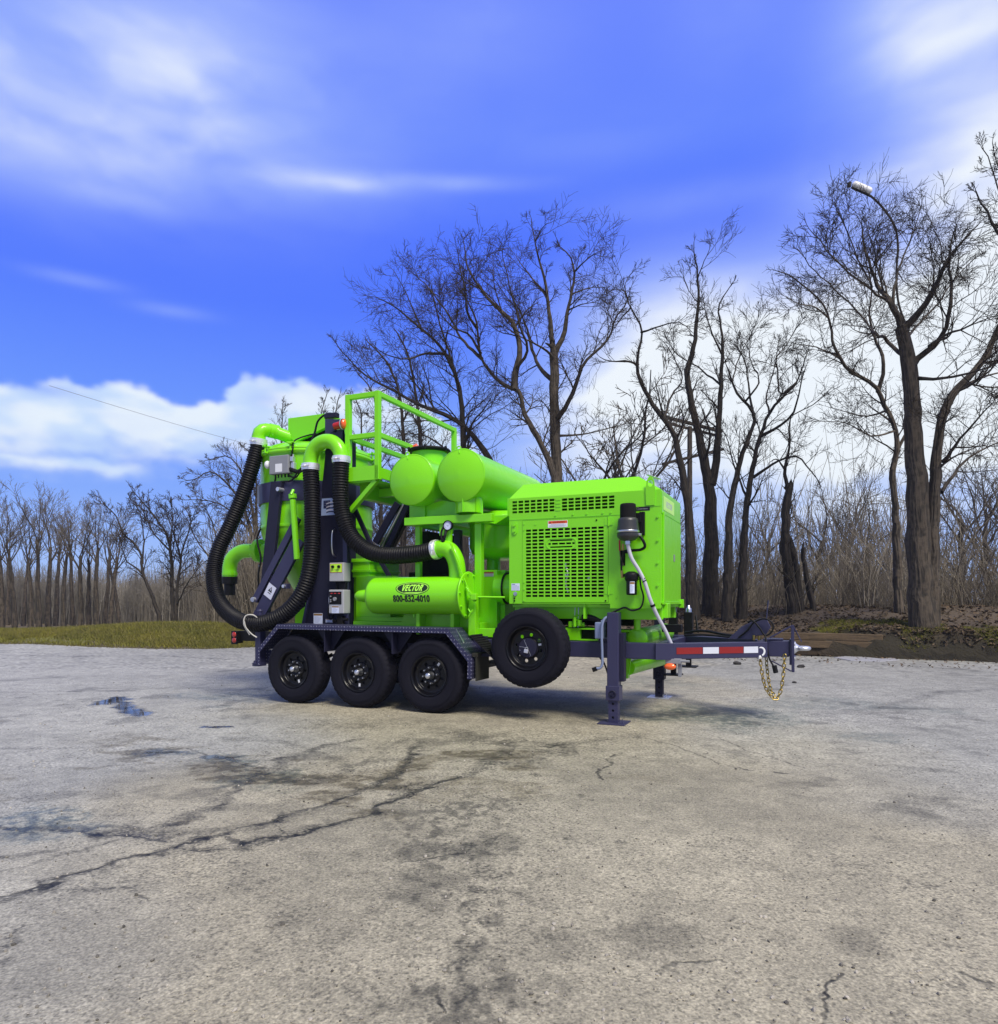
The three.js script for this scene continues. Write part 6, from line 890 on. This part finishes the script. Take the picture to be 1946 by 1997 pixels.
  part('wire_slot', [box(1.952, 2.0, 1.5, 1.64, zf, zf + .004, 0), box(1.952, 2.03, 1.615, 1.645, zf, zf + .005, 0)], M.inside);
  part('red_lever', [bar([1.955, 1.74, -.21], [1.955, 1.64, -.22], .016, .012), bar([1.955, 1.74, -.21], [2.0, 1.75, -.2], .012)], M.red);
  part('brown_wire', [pipe([[1.955, 1.64, -.225], [1.96, 1.58, -.235], [1.985, 1.5, -.24]], .006, 6, 20)], std([.09, .05, .04], .5));
}
// --- under the enclosure
{
  part('engine_skid', [box(.82, 2.33, .985, 1.13, -.42, -.36, .006), box(.82, 2.33, 1.1, 1.132, -1.28, -.3, .004), box(1.58, 1.6, .99, 1.13, -.36, -.27, 0), box(2.25, 2.37, 1.0, 1.14, -.56, -.4, .006), box(2.33, 2.375, 1.09, 1.18, -1.33, -1.27, .004), box(.82, 2.3, .985, 1.1, -1.28, -1.2, .006)], M.green);
  part('fuel_tank', [box(1.2, 1.5, .77, .895, -.9, -.36, .005), poly(rect(1.5, .772, 1.69, .895), .06, [rect(1.515, .785, 1.675, .88)]).translate(0, 0, -.42), box(.85, 1.2, .77, .83, -1.9, -.36, .004)], M.green);
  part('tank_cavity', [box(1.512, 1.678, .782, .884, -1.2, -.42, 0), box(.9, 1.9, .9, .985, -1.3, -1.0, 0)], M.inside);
  part('grease_fitting', [box(1.44, 1.47, .9, .98, -.4, -.36, .003), rod([1.44, .93, -.37], [1.56, .93, -.37], .022, 12), rod([1.47, .91, -.34], [1.47, 1.0, -.34], .018, 10), rod([1.52, .92, -.34], [1.52, .975, -.34], .024, 10), new THREE.TorusGeometry(.025, .007, 8, 18).translate(1.49, 1.0, -.35), box(1.4, 1.44, .9, .96, -.39, -.35, .004)], M.green);
  part('grease_line', [rod([1.46, .9, -.35], [1.47, 1.12, -.36], .004, 6), rod([1.5, .9, -.35], [1.505, 1.12, -.36], .004, 6)], M.steel);
  part('dark_hose', [pipe([[1.54, 1.0, -.36], [1.62, 1.0, -.36], [1.72, .96, -.38], [1.8, .9, -.42], [1.82, .82, -.48]], .03, 12, 30)], M.cable);
  const rt = holder('reservoir', trailer, 2.07, .8, 0);
  part('tank_shell', [lathZ([[0, -.43], [.06, -.432], [.096, -.44], [.1, -.455], [.1, -1.9], [0, -1.92]], 44)], M.green, rt);
  part('filler_pipe', [rod([2.072, .88, -.44], [2.072, 1.055, -.44], .033, 22), rod([2.072, 1.05, -.44], [2.072, 1.062, -.44], .037, 22)], M.green);
  part('filler_gasket', [rod([2.072, 1.062, -.44], [2.072, 1.075, -.44], .037, 22)], std([.35, .13, .05], .5));
  part('support_shelf', [box(1.82, 2.0, .86, .88, -.7, -.42, .003), box(1.9, 2.0, .77, .88, -.66, -.5, .003)], M.green);
  part('exhaust_pipe', [bar([1.92, .46, -.5], [1.94, .61, -.5], .02, .12), rod([1.95, .5, -.55], [2.1, .52, -1.6], .075, 24), box(1.9, 1.97, .4, .61, -.56, -.48, .004)], M.green);
  part('brake_line', [pipe([[1.72, .61, -.36], [1.78, .56, -.3], [1.83, .45, -.27], [1.87, .36, -.25], [1.95, .33, -.25]], .008, 8, 30)], M.cable);
  part('valve_block', [box(2.2, 2.4, .84, .92, -1.1, -1.0, .006)], M.black);
  // white cord that ties the hose up
  part('tie_cord', [pipe([[-2.34, .77, .06], [-2.38, .9, .11], [-2.36, .99, .1], [-2.28, 1.0, .07], [-2.24, .95, .02]], .008, 6, 40), pipe([[-2.37, .93, .115], [-2.36, .86, .1], [-2.31, .78, .06], [-2.25, .74, .04]], .008, 6, 30)], std([.5, .49, .46], .8));
}
DEF.parent = scene;

scene.traverse((o) => { if (o.isMesh) { o.castShadow = true; o.receiveShadow = true; } });
scene.fog = new THREE.FogExp2(new THREE.Color(.72, .8, 1), .0007);
renderer.render(scene, camera);
